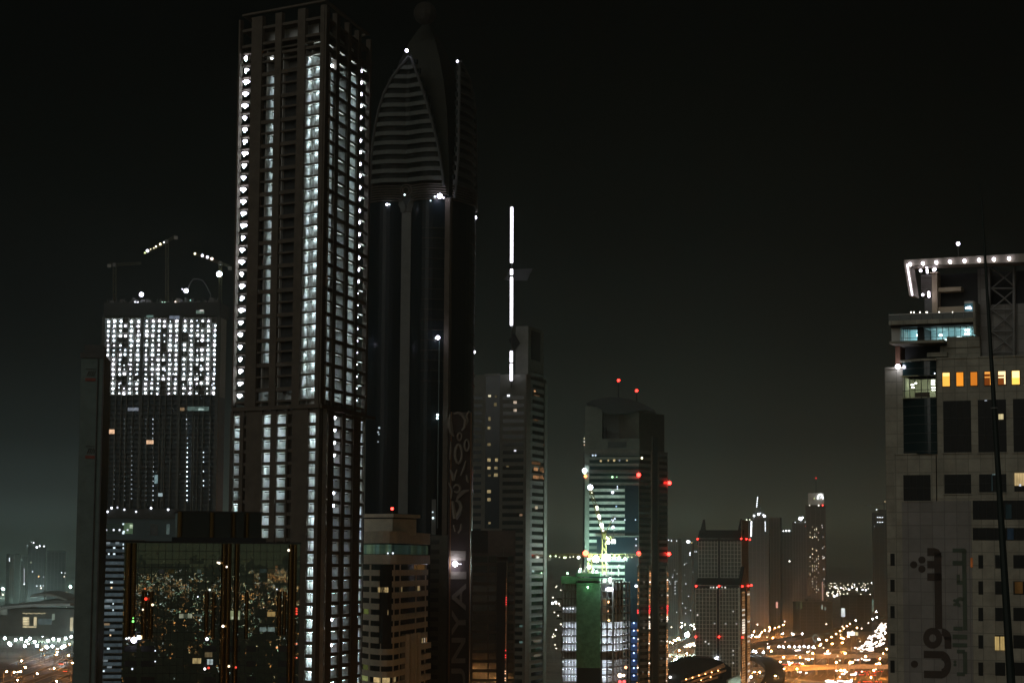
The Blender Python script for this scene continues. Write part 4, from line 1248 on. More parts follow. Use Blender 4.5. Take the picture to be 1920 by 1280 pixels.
# ================================================================ green netted construction block
def green_block():
    F = pface(1053, 1000, 1150, 996, 1150); R = pface(1150, 996, 1181, 1024, 1150)
    T = thing('green_netted_block', 'low block under construction wrapped in green netting, with a few white lit storeys', 'building', F.pt(F.L * .5, 0))
    zt = F.z(1100, 1078); k = lambda y: F.z(1100, y)
    a, b, c = F.a, F.b, R.b
    mb = MB(); mb.prism([tuple(a + Vector((1, 3.2))), tuple(b + Vector((-2.2, 3.2))), (c.x - 3.2, c.y + 1), (c.x - 6, c.y + 10), (a.x + 1, a.y + 24)], 0, zt - 2, M_PLASTER); mb.build('core', T)
    H = 3.5
    S = Many('floor_slab', T)
    for i in range(34):
        z = k(1094) - H * i
        if z < 1: break
        S.fbox(F, 0, F.L, z, z + .55, -3.4, 0, M_CONC)
        S.fbox(R, 0, R.L, z, z + .55, -3.4, 0, M_CONC)
    S.done()
    C = Many('column', T)
    for x in (1053, 1058.5, 1064, 1070, 1075.5): C.fbox(F, F.u(x, 1150), F.u(x, 1150) + .35, 0, k(1084), -1.2, -.1, M_CONC)
    for x in (1126.5, 1137, 1148.5): C.fbox(F, F.u(x, 1150), F.u(x, 1150) + .6, 0, k(1084), -1.0, .1, M_CONC_D)
    for i in range(6): C.fbox(R, R.L * i / 5 - .15, R.L * i / 5 + .15, 0, k(1090), -.6, .1, M_CONC_L)
    C.done()
    mb = MB(); mb.px(F, 1081, 1092, 1125.5, 1251, -3, 1.0, M_GREEN); mb.build('netted_wall', T)
    mb = MB(); mb.px(F, 1081, 1251, 1125.5, 1400, -3, .9, M_DARK); mb.build('dark_wall', T)
    mb = MB(); mb.px(F, 1080, 1074, 1127, 1080, -6, 1.6, M_GREEN); mb.px(F, 1081, 1083, 1125, 1088, -5, 1.3, M_GREEN); mb.px(F, 1052, 1080, 1081, 1094, -5, .2, M_GREEN); mb.build('formwork_deck', T)
    mb = MB(); rnd = random.Random(12)
    for i in range(30):
        x = rnd.uniform(1082, 1160); q = F.p(x, 1080, -3); mb.tube(q, q + Vector((0, 0, rnd.uniform(1.5, 6))), .14, .1, M_CONC, 4)
    mb.build('starter_bars', T)
    for y in (1121, 1145, 1158):
        mb = MB(); mb.px(F, 1043, y, 1053.2, y + 2, -2, 0, M_DARK); mb.build('loading_ledge', T)
    mb = MB(); mb.px(F, 1127, 1106, 1150, 1224, .1, .25, M_GLASS); mb.px(R, 1150, 1106, 1181, 1170, .1, .25, M_BROWN); mb.build('dark_cladding', T) if False else None
    L = Many('work_lamp', T)
    rk = random.Random(6)
    rows_hi = [1180.5, 1194.5, 1208.5, 1222] ; rows_lo = [1245, 1258.5, 1272]
    for y in rows_hi + rows_lo:
        zz = F.z(1060, y - 4.6)
        for x in (1056, 1062, 1067.5, 1073, 1078): L.strip(F, F.u(x, 1200), zz, 1.1, .12, -1.3, emis((.80, .88, 1), rk.choice((28, 45, 60))))
        for x in (1131.5, 1143): L.strip(F, F.u(x, 1200), zz, 2.4, .12, -1.1, emis((.80, .88, 1), rk.choice((35, 50, 60))))
        for i in range(5): L.strip(R, R.L * (i + .5) / 5, zz, 4.6, .12, -.9, emis((.80, .88, 1), rk.choice((24, 36, 44)) if y < 1230 else 7))
    for x in (1056, 1063, 1069, 1074): L.ball(F.p(x, 1140, -1.4), .25, emis((.8, .86, 1), 8, False))
    L.ball(F.p(1140, 1128, -1.0), .5, emis((1, .5, .2), 7)); L.ball(F.p(1141, 1163, -1.0), .5, emis((1, .6, .25), 8)); L.ball(F.p(1139, 1145, -1.0), .4, emis((1, .45, .2), 4))
    L.done()
    W = Many('flood_lamp', T)
    for x, y, r, c, s in ((1118, 1047.5, 1.5, (1, .80, .72), 60), (1139, 1045, 1.5, (.70, 1.0, .88), 600), (1105, 1062.5, .9, (.9, 1, .7), 8), (1104, 1056, .6, (.5, 1, .3), 3), (1088, 1070, .7, (.7, 1, .95), 4), (1112, 1071, .6, (.7, 1, .9), 4), (1119, 1071, .6, (.8, 1, .9), 4), (1145, 1085, .8, (.9, 1, .95), 5), (1145, 1090, .6, (.8, 1, .95), 3), (1142, 1104, 1.0, (.75, .85, 1), 8), (1147, 1104, .8, VIOL, 7), (1138, 1104, .6, VIOL, 4), (1174, 1250, .7, (1, .4, .2), 4), (1163, 1265, 1.0, (1, .75, .5), 6), (1170, 1265, .7, (1, .75, .5), 4), (1163, 1277, .8, (1, .1, .1), 3), (1171, 1277, .8, (1, .1, .1), 3)):
        W.ball(F.p(x, y, 1.5), r, emis(c, s, s > 7), 8, 5)
    # green floods washing the deck
    for x, y in ((1090, 1066), (1114, 1067), (1104, 1100), (1066, 1074)):
        W.ball(F.p(x, y, 3.5), .32, emis((.45, 1.0, .55), 40), 6, 4)
    W.done()
    # luffing crane
    def crane(xm, ytop, ybase, jib, tail, lab, lights, n=2.2, hook=None):
        base = F.p(xm + .5, ybase, -3); top = F.p(xm, ytop, -3)
        C = thing('tower_crane', lab, 'crane', base, 'tower cranes on the green netted block')
        mb = MB(); mb.lattice(base, top, 1.8, M_CRANE, 2.4, .16); mb.build('mast', C)
        tp, tl = F.p(*jib, -3), F.p(*tail, -3)
        mb = MB(); mb.lattice(top, tp, 1.3, M_CRANE, 2.0, .13); jib_o = mb.build('jib', C)
        mb = MB(); mb.lattice(top, tl, 1.3, M_CRANE, 2.0, .13); mb.box(tl.x - 1, tl.x + 1, tl.y - 1, tl.y + 1, tl.z - 2.4, tl.z - .2, M_CONC); mb.build('counter_jib', C)
        mb = MB(); mb.box(top.x - .9, top.x + .9, top.y - 2.4, top.y - .9, top.z - 1.5, top.z + .9, M_CRANE); mb.build('cab', C)
        if hook:
            ap = F.p(*hook, -3)
            mb = MB(); mb.tube(top, ap, .3, .2, M_CRANE, 5); mb.tube(ap, tl, .12, .12, M_STEEL, 4); mb.tube(ap, top + (tp - top) * .8, .07, .07, M_STEEL, 3); mb.build('apex_frame', C)
        for x, y, r, c, s in lights:
            mb = MB(); mb.ball(F.p(x, y, -1.6), r, emis(c, s, s > 8), 8, 5); mb.build('lamp', jib_o)
    Yl = (1, 1, .75)
    crane(1131, 1003, 1076, (1105, 915), (1149, 1009), 'yellow crane raising its lit jib steeply over the green netted block',
          [(1106, 913, 1.25, (.82, .86, 1), 14), (1118.5, 950, .6, Yl, 7), (1119, 954, .5, Yl, 5), (1122, 967, .75, Yl, 9), (1123.5, 971, .55, Yl, 6), (1127, 983, .8, Yl, 10), (1128.5, 988, .6, Yl, 7), (1130, 994, .5, Yl, 3), (1136, 1007, .6, Yl, 4), (1140, 1009, .5, Yl, 3), (1112, 933, .2, Yl, 2), (1109, 923, .25, Yl, 3)], hook=(1150, 968))
    crane(1104, 1041, 1076, (1204, 1040.5), (1028, 1040.5), 'crane with a long level lamp-strung jib, low over the green netted block',
          [(1097, 1036.5, 1.3, (1, .12, .06), 9), (1152, 1041, .3, Yl, 2.5), (1160, 1041, .3, Yl, 2), (1177, 1044, .3, Yl, 1.5), (1184, 1044, .3, Yl, 1.5), (1172, 1039, .25, Yl, 1.5), (1031, 1042, .4, (.8, 1, .6), 3), (1041, 1042, .4, (.8, 1, .6), 3), (1048, 1044, .3, Yl, 1.5), (1057, 1044.5, .45, (.8, 1, .5), 4), (1060, 1044.5, .4, (.8, 1, .5), 3), (1068, 1044, .3, Yl, 2), (1084, 1044.5, .7, (.95, 1, .85), 7), (1074, 1043, .3, Yl, 2)])
green_block()

# ================================================================ two white gridded slabs (hotel)
def gridded(name, lab, F, R, x0, x1, xa, xb, ytop, ybase, roof_y, horns, reds, tailx, peak, cols, lit, seed):
    T = thing('gridded_tower', lab, 'skyscraper', F.pt(F.L * .5, 0), 'white gridded slab towers')
    zt = F.z((x0 + x1) / 2, ytop)
    dep = (R.b - R.a).length
    a, b, c = F.a, F.b, R.b
    mb = MB(); mb.prism([tuple(a), tuple(b), tuple(c), tuple(c + (a - b))], 0, zt, glass('smoky_glass_' + str(seed), (.11, .125, .105), .35)); mb.build('glazing', T)
    G = matte('grid_paint_' + str(seed), (.66, .68, .58), .6)
    ym = (ytop + ybase) / 2
    V = Many('grid_mullion', T)
    n = cols
    gap = ((xa, xb))
    for s, e in ((x0, xa), (xb, x1)):
        for i in range(n + 1):
            x = s + (e - s) * i / n; u = F.u(x, ym); V.fbox(F, u - .22, u + .22, 0, zt, 0, .35, G)
    V.done()
    Hh = Many('grid_transom', T)
    dz = (F.z(x0, 1150) - F.z(x0, 1223)) / 10
    z = zt
    while z > 2:
        for s, e in ((x0, xa), (xb, x1)): Hh.fbox(F, F.u(s, ym), F.u(e, ym), z - .18, z + .18, 0, .3, G)
        z -= dz
    Hh.done()
    mb = MB(); mb.fbox(F, F.u(xa + .6, ym), F.u(xb - .6, ym), 0, zt + .5, 0, .2, M_DARK); mb.build('central_slot', T)
    # dark sloping roof
    mb = MB(); p = [F.p(x0 - 1, ytop + 1, .8), F.p(x1 + 2, ytop + 1, .8), F.p(x1 + 5, roof_y, -8), F.p(x0 + 3, roof_y, -8)]
    dn = Vector((0, 0, -1.2))
    mb.hexa([p[0] + dn, p[1] + dn, p[2] + dn, p[3] + dn], p, M_DARK)
    mb.hexa([q + Vector((0, 6, -4)) for q in p], [q + Vector((0, 6, 0)) for q in p], M_DARK); mb.build('roof', T)
    for hx, hy, w, lean in horns:
        mb = MB(); q0, q1, q2, q3 = F.p(hx - w, roof_y + 4, -5), F.p(hx + w + 2, roof_y + 4, -5), F.p(hx + w * .3 + lean, hy, -5), F.p(hx - w * .3 + lean, hy, -5)
        dv = Vector((0, 4, 0)); mb.hexa([q0, q1, q1 + dv, q0 + dv], [q3, q2, q2 + dv, q3 + dv], M_DARK); mb.build('roof_horn', T)
    for x, y in reds:
        FF = F if x < x1 + 3 else R
        mb = MB(); mb.ball(FF.p(x, y, 1.5), .68, emis(RED, 9, False), 8, 5); mb.build('warning_light', T)
    return T, zt, G
def hotel_pair():
    F = pface(1309, 1600, 1390, 1596, 1050); R = pface(1390, 1596, 1402, 1640, 1050)
    T, zt, G = gridded('rear', 'rear, taller white gridded slab tower with two dark roof horns', F, R, 1309.5, 1389.5, 1345.5, 1351, 1009.5, 1090, 993, ((1317, 973, 4.5, 3), (1387, 972, 3.5, 3)), ((1308, 1010), (1390, 1009.5), (1396, 1010), (1402.5, 1011)), 0, None, 6, None, 1)
    mb = MB(); mb.fbox(R, 0, R.L, 0, R.z(1396, 975), .02, .5, matte('orange_light_rear', (.34, .22, .12), .6)); mb.build('side_wall', T)  # orange of the road lamps put into the wall colour
    F = pface(1303.5, 1500, 1387.5, 1494, 1190); R = pface(1387.5, 1494, 1405, 1545, 1190)
    T, zt, G = gridded('front', 'front white gridded slab tower, with a pointed side fin and orange lit edge', F, R, 1304.5, 1384.5, 1343.5, 1349.5, 1097, 1280, 1083, (), ((1305.5, 1098), (1348.5, 1098), (1388, 1098.5), (1399, 1097.5), (1405, 1096.5), (1305, 1193), (1348.5, 1193), (1388.5, 1194)), 0, None, 6, None, 2)
    mb = MB(); mb.px(F, 1384.5, 1097, 1388.5, 1400, 0, .6, G); mb.build('edge_pier', T)
    ob = matte('orange_light_front', (.55, .36, .20), .5)  # base colour carries the sodium light falling on this side
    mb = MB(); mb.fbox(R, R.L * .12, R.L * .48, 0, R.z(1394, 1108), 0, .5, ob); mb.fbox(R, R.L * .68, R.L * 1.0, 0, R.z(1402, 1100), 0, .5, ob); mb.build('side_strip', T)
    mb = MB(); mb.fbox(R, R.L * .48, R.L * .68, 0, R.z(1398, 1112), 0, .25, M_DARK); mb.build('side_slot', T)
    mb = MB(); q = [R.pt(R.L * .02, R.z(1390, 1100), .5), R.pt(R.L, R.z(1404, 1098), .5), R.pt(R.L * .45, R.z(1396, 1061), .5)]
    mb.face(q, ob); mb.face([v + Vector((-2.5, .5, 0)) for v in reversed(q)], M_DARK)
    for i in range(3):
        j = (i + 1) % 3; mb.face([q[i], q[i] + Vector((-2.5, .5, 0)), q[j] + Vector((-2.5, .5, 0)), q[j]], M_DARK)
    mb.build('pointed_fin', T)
    W = Many('side_glow_strip', T, 60); rnd = random.Random(9)  # glowing strips stand in for lamplight on the side stone
    for i in range(52):
        z = R.z(1395, 1108) - i * 1.75
        if z < 3: break
        y = 1108 + i * 4.7
        for a, b in ((.16, .44), (.72, .97)):
            s = rnd.uniform(.14, .42)
            if 1155 < y < 1185 and a < .3: s = rnd.uniform(.9, 1.6)
            if rnd.random() < .10: s = .8
            c = (1, .50, .20) if s < .5 else (1, .85, .68)
            W.fbox(R, R.L * a, R.L * b, z - 1.15, z, .5, .62, emis(c, round(s, 1) + .02, False))
    W.done()
    W = Many('lamp', T)
    for x, y, s in ((1333, 1100.5, .6), (1338, 1100.5, .9), (1344.5, 1100.5, 1.2), (1354, 1100, .5), (1360, 1100.5, 1.0), (1345, 1231, 7), (1341.5, 1234, 7), (1345, 1236, 7), (1308, 1152, .8), (1375, 1145.5, .3), (1340, 1168, .3), (1361, 1168.5, .3), (1381, 1168.5, .3), (1323, 1202, .8), (1329, 1206, .6), (1375, 1219, .5), (1375, 1227, .3), (1375, 1242, .4)):
        W.ball(F.p(x, y, .8), .6 if s < 5 else .8, emis((1, .95, .85) if s < 5 else (.82, .84, 1), s, False))
    W.done()
hotel_pair()
# ================================================================ near tiled tower at the right
def tiled_tower():
    F = pface(1657, 286, 2010, 276, 900)
    T = thing('tiled_tower', 'beige tiled tower with six glowing orange windows and dark script lettering up its wall', 'skyscraper', F.pt(6, 0))
    P = lambda mb, *a: mb.px(F, *a)
    # bodies
    mb = MB(); mb.fbox(F, F.u(1657, 900), F.u(1691, 900), 0, F.z(1675, 689), -20, -1.2, M_PANEL); mb.build('side_wall', T)
    mb = MB(); mb.fbox(F, F.u(1679, 1100), F.u(1757.5, 1100), 0, F.z(1720, 851), -20, 0, M_PANEL); mb.fbox(F, F.u(1757, 900), F.L, 0, F.z(1850, 668), -20, 0, M_PANEL); mb.build('front_wall', T)
    # coping lines
    for a in ((1756, 666.5, 2010, 669.5, -3, .15), (1678, 849.5, 1757, 852, -3, .15), (1655.5, 687, 1692, 690.5, -10, -1.0)):
        mb = MB(); P(mb, *a, M_PANEL); mb.build('coping', T)
    # rounded glass bay
    ua, ub = F.u(1690.5, 780), F.u(1757, 780)
    bay = [F.xy(ua + (ub - ua) * i / 12, -1.2 + 1.6 * math.sin(math.pi * (.06 + .62 * i / 12))) for i in range(13)]
    z = lambda y: F.z(1725, y)
    poly = [(p.x, p.y) for p in bay] + [tuple(F.xy(ub, -6)), tuple(F.xy(ua, -6))]
    mb = MB(); mb.prism(poly, z(851), z(746), M_GLASS_T); mb.prism(poly, z(705), z(676), M_GLASS_T); mb.build('bay_glazing', T)
    mb = MB()
    for y in (846, 829, 812, 795, 778, 761, 747.5, 704, 690): mb.sweep(bay, z(y) - .03, z(y) + .03, 0, .05, M_GREY)
    mb.sweep(bay, z(677), z(673.5), 0, .5, M_PANEL)
    mb.build('bay_transom', T)
    # the lit storey of the bay is a real room behind clear glass
    wall = matte('room_wall', (.50, .52, .36), .8, .1)
    mb = MB()
    inner = [F.xy(ua + .1, -5), F.xy(ub, -5)]
    mb.fbox(F, ua, ub, z(746), z(705), -5.2, -5.0, wall); mb.fbox(F, ua, ub, z(705), z(705) + .1, -5, .3, wall); mb.fbox(F, ua, ub, z(746), z(746) + .1, -5, .3, wall)
    mb.fbox(F, ub - .1, ub, z(746), z(705), -5, .1, wall); mb.fbox(F, ua, ua + .1, z(746), z(705), -5, -1.1, wall)
    mb.build('lit_room', T)
    mb = MB()
    for x in (1694, 1705, 1716, 1728.5, 1741, 1755.5):
        u = F.u(x, 725); i = (u - ua) / (ub - ua); p = F.xy(u, -1.2 + 1.6 * math.sin(math.pi * (.06 + .62 * i)) + .03)
        mb.tube((p.x, p.y, z(746)), (p.x, p.y, z(705)), .05, .05, M_GREY, 4)
    mb.sweep(bay, z(731.5), z(730.5), 0, .05, M_GREY); mb.build('bay_mullion', T)
    mb = MB(); mb.sweep(bay[2:10], z(744), z(734), -1.6, -1.4, M_BROWN); mb.build('room_counter', T)
    L = Many('ceiling_lamp', T)
    for x, y, w in ((1706, 714.5, 4), (1700, 717.5, 5), (1701, 722.5, 4), (1739, 709.5, 6), (1739, 713, 6), (1739, 717, 6), (1739.5, 723, 6), (1740, 727, 6)):
        L.px(F, x - w / 2, y - .9, x + w / 2, y + .9, -3.4, -3.2, emis((.92, 1, .86), 10.0))
    L.done()
    # six orange windows
    W = Many('orange_window', T)
    O = [((1767.5, 698.5, 1781, 724), (1, .50, .08), 1.5, 'orange window glowing evenly'), ((1793.5, 698, 1806.5, 723.5), (1, .34, .03), 1.15, None), ((1820, 697.5, 1832.5, 722.5), (1, .30, .03), .75, None),
         ((1846, 696.5, 1859, 722), (1, .24, .04), .18, None), ((1871.5, 695.5, 1886, 721), (1, .26, .05), .22, None), ((1897.5, 695, 1912, 720.5), (1, .58, .10), 1.6, None)]
    for r, c, s, lb in O:
        W.px(F, *r, .02, .06, litwin(c, s, .35, 0, .8))
    W.done()
    ows = [o for o in T.children if o.name.startswith('orange_window')]
    for (r, c, s, lb) in O:
        x0, y0, x1, y1 = r; mb = MB(); ctr = F.p((x0 + x1) / 2, (y0 + y1) / 2)
        P(mb, x0 - 1, y0 - 1, x0, y1 + 1, 0, .12, M_BROWN); P(mb, x1, y0 - 1, x1 + 1, y1 + 1, 0, .12, M_BROWN)
        P(mb, x0, y0 - 1, x1, y0, 0, .12, M_BROWN); P(mb, x0, y1, x1, y1 + 1, 0, .12, M_BROWN)
        own = min(ows, key=lambda o: (sum((Vector(v.co) for v in o.data.vertices), Vector()) / len(o.data.vertices) + Vector(T.location) - ctr).length)
        mb.build('window_surround', own)
    mb = MB()
    a = emis((1, .42, .08), 1.1, False); b2 = emis((1, .80, .42), 1.5, False)
    P(mb, 1846.5, 697, 1858.5, 701, .07, .10, a); P(mb, 1846.5, 706, 1857, 708, .07, .10, a); P(mb, 1856.5, 701, 1858.5, 721.5, .07, .10, a)
    P(mb, 1872, 696, 1885.5, 703, .07, .10, b2); P(mb, 1872, 706, 1883, 708.5, .07, .10, b2); P(mb, 1883, 703, 1885.5, 720, .07, .10, b2)
    P(mb, 1768, 699, 1780.5, 705, .07, .09, emis((1, .72, .25), 1.6, False)); P(mb, 1898, 695.5, 1911.5, 708, .07, .09, emis((1, .80, .35), 1.7, False))
    mb.build('lit_curtain', T)
    # large dark windows and ribbons
    W = Many('dark_window', T)
    recess = glass('recessed_window_glass', (.022, .024, .023), .25, 0, .006, (1.2, 1.5), .12)
    for r in ((1769, 751, 1821, 848), (1834, 749, 1887, 847.5), (1900, 747, 1960, 847), (1694, 890, 1745, 938.5), (1771, 889, 1821, 925), (1836, 888.5, 1887, 922.5), (1824, 937.5, 2000, 973.5), (1824, 989, 2000, 1012.5), (1902, 910, 1950, 921)):
        W.px(F, *r, .0, .03, recess)
    for y in (1040, 1089, 1138.5, 1190, 1241):
        W.px(F, 1834.5, y, 1843.5, y + 25, 0, .03, recess)
        W.px(F, 1866, y, 1885, y + 25, 0, .03, recess); W.px(F, 1900, y, 1921, y + 25, 0, .03, recess)
        W.px(F, 1665.5, y - 3, 1673.5, y + 20, -1.2, -1.15, recess)
    W.done()
    mb = MB()
    for r in ((1769, 751, 1821, 848), (1834, 749, 1887, 847.5), (1900, 747, 1960, 847), (1694, 890, 1745, 938.5), (1771, 889, 1821, 925), (1836, 888.5, 1887, 922.5)):
        x0, y0, x1, y1 = r
        for i in range(1, 4): P(mb, x0 + (x1 - x0) * i / 4 - .3, y0, x0 + (x1 - x0) * i / 4 + .3, y1, .03, .08, M_DARK)
        n = 3 if y1 - y0 > 60 else 2
        for i in range(1, n): P(mb, x0, y0 + (y1 - y0) * i / n - .6, x1, y0 + (y1 - y0) * i / n + .6, .03, .09, M_DARK)
        P(mb, x0 - 1.5, y1, x1 + 1.5, y1 + 2, 0, .18, M_PANEL)
    for x in range(1836, 2000, 14): P(mb, x - .3, 937.5, x + .3, 973.5, .03, .08, M_DARK); P(mb, x - .3, 989, x + .3, 1012.5, .03, .08, M_DARK)
    mb.build('window_frame', T)
    W = Many('lit_window', T)
    Yw = (1, .70, .26)
    for r, c, s in (((1902.5, 886.5, 1921, 910), (1, .72, .34), .75), ((1872.5, 776, 1881.5, 786), (1, .84, .45), .95), ((1866, 1192.5, 1874, 1218), Yw, .62), ((1876, 1192.5, 1884.5, 1218), Yw, .60), ((1820, 1045, 1824, 1063), (1, .30, .08), .16), ((1903, 1090, 1918, 1112), (1, .5, .15), .05),
                    ((1846.5, 750, 1851, 751.5), WHITE, 1.0), ((1861, 888.5, 1868, 890), (.6, .9, .9), .35), ((1859.5, 889, 1861.5, 920), (.3, .5, .5), .05), ((1875, 1040, 1882, 1043), (.8, 1, 1), .7), ((1879, 1043, 1882, 1049), (.8, 1, 1), .5), ((1886, 945, 1897, 972), (.3, .5, .5), .02), ((1889, 990, 1901, 1011), (.3, .5, .7), .035), ((1911, 907, 1915, 911), WHITE, 1.5)):
        W.px(F, *r, .10, .14, litwin(c, s, .8, 1.5 if s > .3 else 0))
    W.done()
    # sign sheets and the script lettering that runs up the wall
    mb = MB(); P(mb, 1694, 939, 1824, 1400, 0, .06, M_PANEL_D); mb.build('sign_sheet', T)
    def Z(x, y): return 1700 + x / 4.57, 1000 + y / 4.57
    def blk(mb, x0, y0, x1, y1, m, d=.12): a = Z(x0, y0); b = Z(x1, y1); P(mb, a[0], a[1], b[0], b[1], .05, d, m)
    def poly(mb, pts, m, d=.12):
        q = [F.p(*Z(x, y), d) for x, y in pts]; mb.face(q, m)
        for i in range(len(q)):
            j = (i + 1) % len(q); bq = [F.p(*Z(*pts[k]), .05) for k in (i, j)]; mb.face([q[i], bq[0], bq[1], q[j]], m)
    def ring(mb, cx, cy, r0, r1, a0, a1, m, ky=1.0):
        n = 18
        for i in range(n):
            t0, t1 = math.radians(a0 + (a1 - a0) * i / n), math.radians(a0 + (a1 - a0) * (i + 1) / n)
            poly(mb, [(cx + r0 * math.cos(t0), cy + r0 * math.sin(t0) * ky), (cx + r1 * math.cos(t0), cy + r1 * math.sin(t0) * ky), (cx + r1 * math.cos(t1), cy + r1 * math.sin(t1) * ky), (cx + r0 * math.cos(t1), cy + r0 * math.sin(t1) * ky)], m)
    mb = MB(); S = M_SIGN
    blk(mb, 240, 160, 302, 815, S); blk(mb, 178, 122, 240, 190, S); blk(mb, 178, 232, 240, 296, S); blk(mb, 178, 338, 240, 402, S); blk(mb, 240, 340, 302, 402, S)
    poly(mb, [(240, 122), (240, 200), (302, 200), (296, 165), (275, 135)], S)
    ring(mb, 224, 893, 30, 82, 0, 360, S, 1.1); ring(mb, 300, 893, 20, 84, -88, 20, S, 1.0); blk(mb, 326, 880, 384, 984, S)
    blk(mb, 148, 1002, 305, 1064, S); blk(mb, 150, 1172, 305, 1236, S); ring(mb, 300, 1119, 26, 82, -90, 90, S, 1.42)
    for x, y in ((62, 265), (132, 224), (132, 302), (68, 1115)): ring(mb, x, y, 0.1, 31, 0, 360, S)
    mb.build('script_lettering', T)
    mb = MB(); S = M_SIGNG
    blk(mb, 480, 150, 516, 826, S); blk(mb, 395, 126, 500, 160, S); blk(mb, 395, 232, 480, 270, S); blk(mb, 430, 350, 456, 420, S); blk(mb, 430, 400, 480, 436, S); poly(mb, [(500, 126), (500, 160), (516, 160), (512, 138)], S)
    ring(mb, 462, 585, 14, 44, 90, 330, S); blk(mb, 402, 794, 480, 828, S); blk(mb, 395, 862, 520, 904, S); blk(mb, 395, 936, 520, 972, S)
    blk(mb, 432, 992, 500, 1024, S); blk(mb, 484, 1010, 520, 1200, S); blk(mb, 432, 1186, 500, 1218, S)
    for x, y in ((412, 572), (412, 606), (415, 1095), (415, 1122)): ring(mb, x, y, .1, 13, 0, 360, S)
    mb.build('script_lettering', T)
    # middle setback with the two lit storeys
    mb = MB(); P(mb, 1760, 646, 1836, 672, -8, -.8, M_PANEL); P(mb, 1773, 630, 1835, 650, -7, -.6, M_PANEL); P(mb, 1829, 566, 2000, 672, -14, -1.6, M_PANEL_D); P(mb, 1737, 660, 1775, 668, -7, -.3, M_PANEL); mb.build('setback_wall', T)
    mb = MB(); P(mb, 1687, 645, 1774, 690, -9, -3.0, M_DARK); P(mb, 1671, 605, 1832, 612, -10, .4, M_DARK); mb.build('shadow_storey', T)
    mb = MB(); P(mb, 1671.5, 639.5, 1774, 644.5, -10, 1.2, M_PANEL); P(mb, 1671, 600.5, 1832, 608, -10, 1.4, M_PANEL); P(mb, 1828.5, 568, 1833, 628, -6, 1.4, M_PANEL); P(mb, 1671, 606, 1687, 641, -9, -.2, M_WHITE); P(mb, 1672, 644, 1681, 690, -8, -2, matte('rust_pier', (.22, .12, .08))); mb.build('balcony_slab', T)
    room = matte('teal_room', (.42, .60, .62), .8, .1)
    for x0, y0, x1, y1 in ((1687, 616, 1717, 640), (1730.5, 611.5, 1829, 640)):
        mb = MB(); P(mb, x0, y0 - 3, x1, y1 + 1, -5.2, -5.0, room); P(mb, x0 - .5, y0, x0, y1, -5, -1.0, room); P(mb, x1, y0, x1 + .5, y1, -5, -1.0, room); P(mb, x0, y0 - .5, x1, y0 + .3, -5, -1, room); P(mb, x0, y1, x1, y1 + .5, -5, -1, room)
        mb.build('lit_room', T)
    mb = MB(); P(mb, 1717, 606, 1730.5, 641, -5, -.9, M_DARK)
    for x in (1691, 1695.5, 1699, 1703, 1742, 1753.5, 1764.5, 1776, 1787.5, 1798.5, 1809, 1820): P(mb, x - .4, 610, x + .4, 640, -1, -.9, M_DARK)
    P(mb, 1687, 630, 1829, 630.8, -1, -.9, M_DARK); mb.build('window_frame', T)
    L = Many('room_lamp', T)
    for x, y, w, h in ((1710, 623, 7, 4), (1711, 620, 5, 2), (1752, 623, 6, 3), (1802, 613.5, 8, 3), (1802, 620, 9, 4), (1787, 626, 9, 2), (1750, 633, 26, 3), (1710, 636, 8, 4), (1698, 636, 4, 5), (1795, 627.5, 14, 1.5)):
        L.px(F, x - w / 2, y - h / 2, x + w / 2, y + h / 2, -4.0, -3.8, emis((.70, .96, 1.0), 8.0))
    L.done()
    # glass parapet of the terrace
    mb = MB(); P(mb, 1671, 589.5, 1832, 601, 1.25, 1.3, glass('parapet_glass', (.05, .065, .055), .25)); mb.build('parapet_glass', T)
    mb = MB(); P(mb, 1671, 588.5, 1832, 589.8, 1.2, 1.4, M_WHITE)
    for x in range(1671, 1833, 20): P(mb, x, 589, x + .6, 601, 1.2, 1.4, M_STEEL)
    mb.build('parapet_rail', T)
    L = Many('rail_lamp', T)
    for x in (1712.5, 1718, 1729, 1741, 1742.5, 1765, 1790): L.ball(F.p(x, 587.3, 1.3), .10, emis((1, .95, .8), 4, False))
    L.ball(F.p(1681.5, 686.5, -.6), .33, emis((.88, .85, 1), 22), 8, 5)
    for x, y, w in ((1817, 579.5, 5), (1821, 578, 6), (1823, 580, 4)): L.px(F, x - w / 2, y - 1, x + w / 2, y + 1, 1.3, 1.45, emis((.82, .84, 1), 12))
    L.ball(F.p(1754.5, 700.5, .6), .07, emis(WHITE, 6, False))
    L.done()
    mb = MB(); P(mb, 1811, 568, 1829, 600, -3, 1.0, glass('stair_glass', (.03, .10, .11), .3)); P(mb, 1811, 566, 1829.5, 570, -3, 1.1, M_PANEL); mb.build('stair_box', T)
    # upper storeys below the floating roof frame
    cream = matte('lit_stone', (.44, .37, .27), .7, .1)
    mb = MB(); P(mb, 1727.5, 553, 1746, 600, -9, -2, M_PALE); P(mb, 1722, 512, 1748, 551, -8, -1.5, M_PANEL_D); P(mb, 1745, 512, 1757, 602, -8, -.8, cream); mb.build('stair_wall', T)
    mb = MB(); P(mb, 1757, 509, 1838, 602, -14, -2.2, M_DARK); mb.build('dark_glazing', T)
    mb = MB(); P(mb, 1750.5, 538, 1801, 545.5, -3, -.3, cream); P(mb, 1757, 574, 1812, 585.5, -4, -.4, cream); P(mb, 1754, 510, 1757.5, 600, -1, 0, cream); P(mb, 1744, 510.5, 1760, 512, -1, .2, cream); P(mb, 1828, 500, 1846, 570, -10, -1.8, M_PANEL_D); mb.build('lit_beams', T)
    mb = MB()
    for i in range(8): P(mb, 1723, 516 + i * 4, 1745, 516.8 + i * 4, -1.5, -1.35, M_BROWN)
    mb.build('louvre', T)
    # steel lattice behind the roof frame
    mb = MB(); q = lambda x, y: F.p(x, y, -1.0)
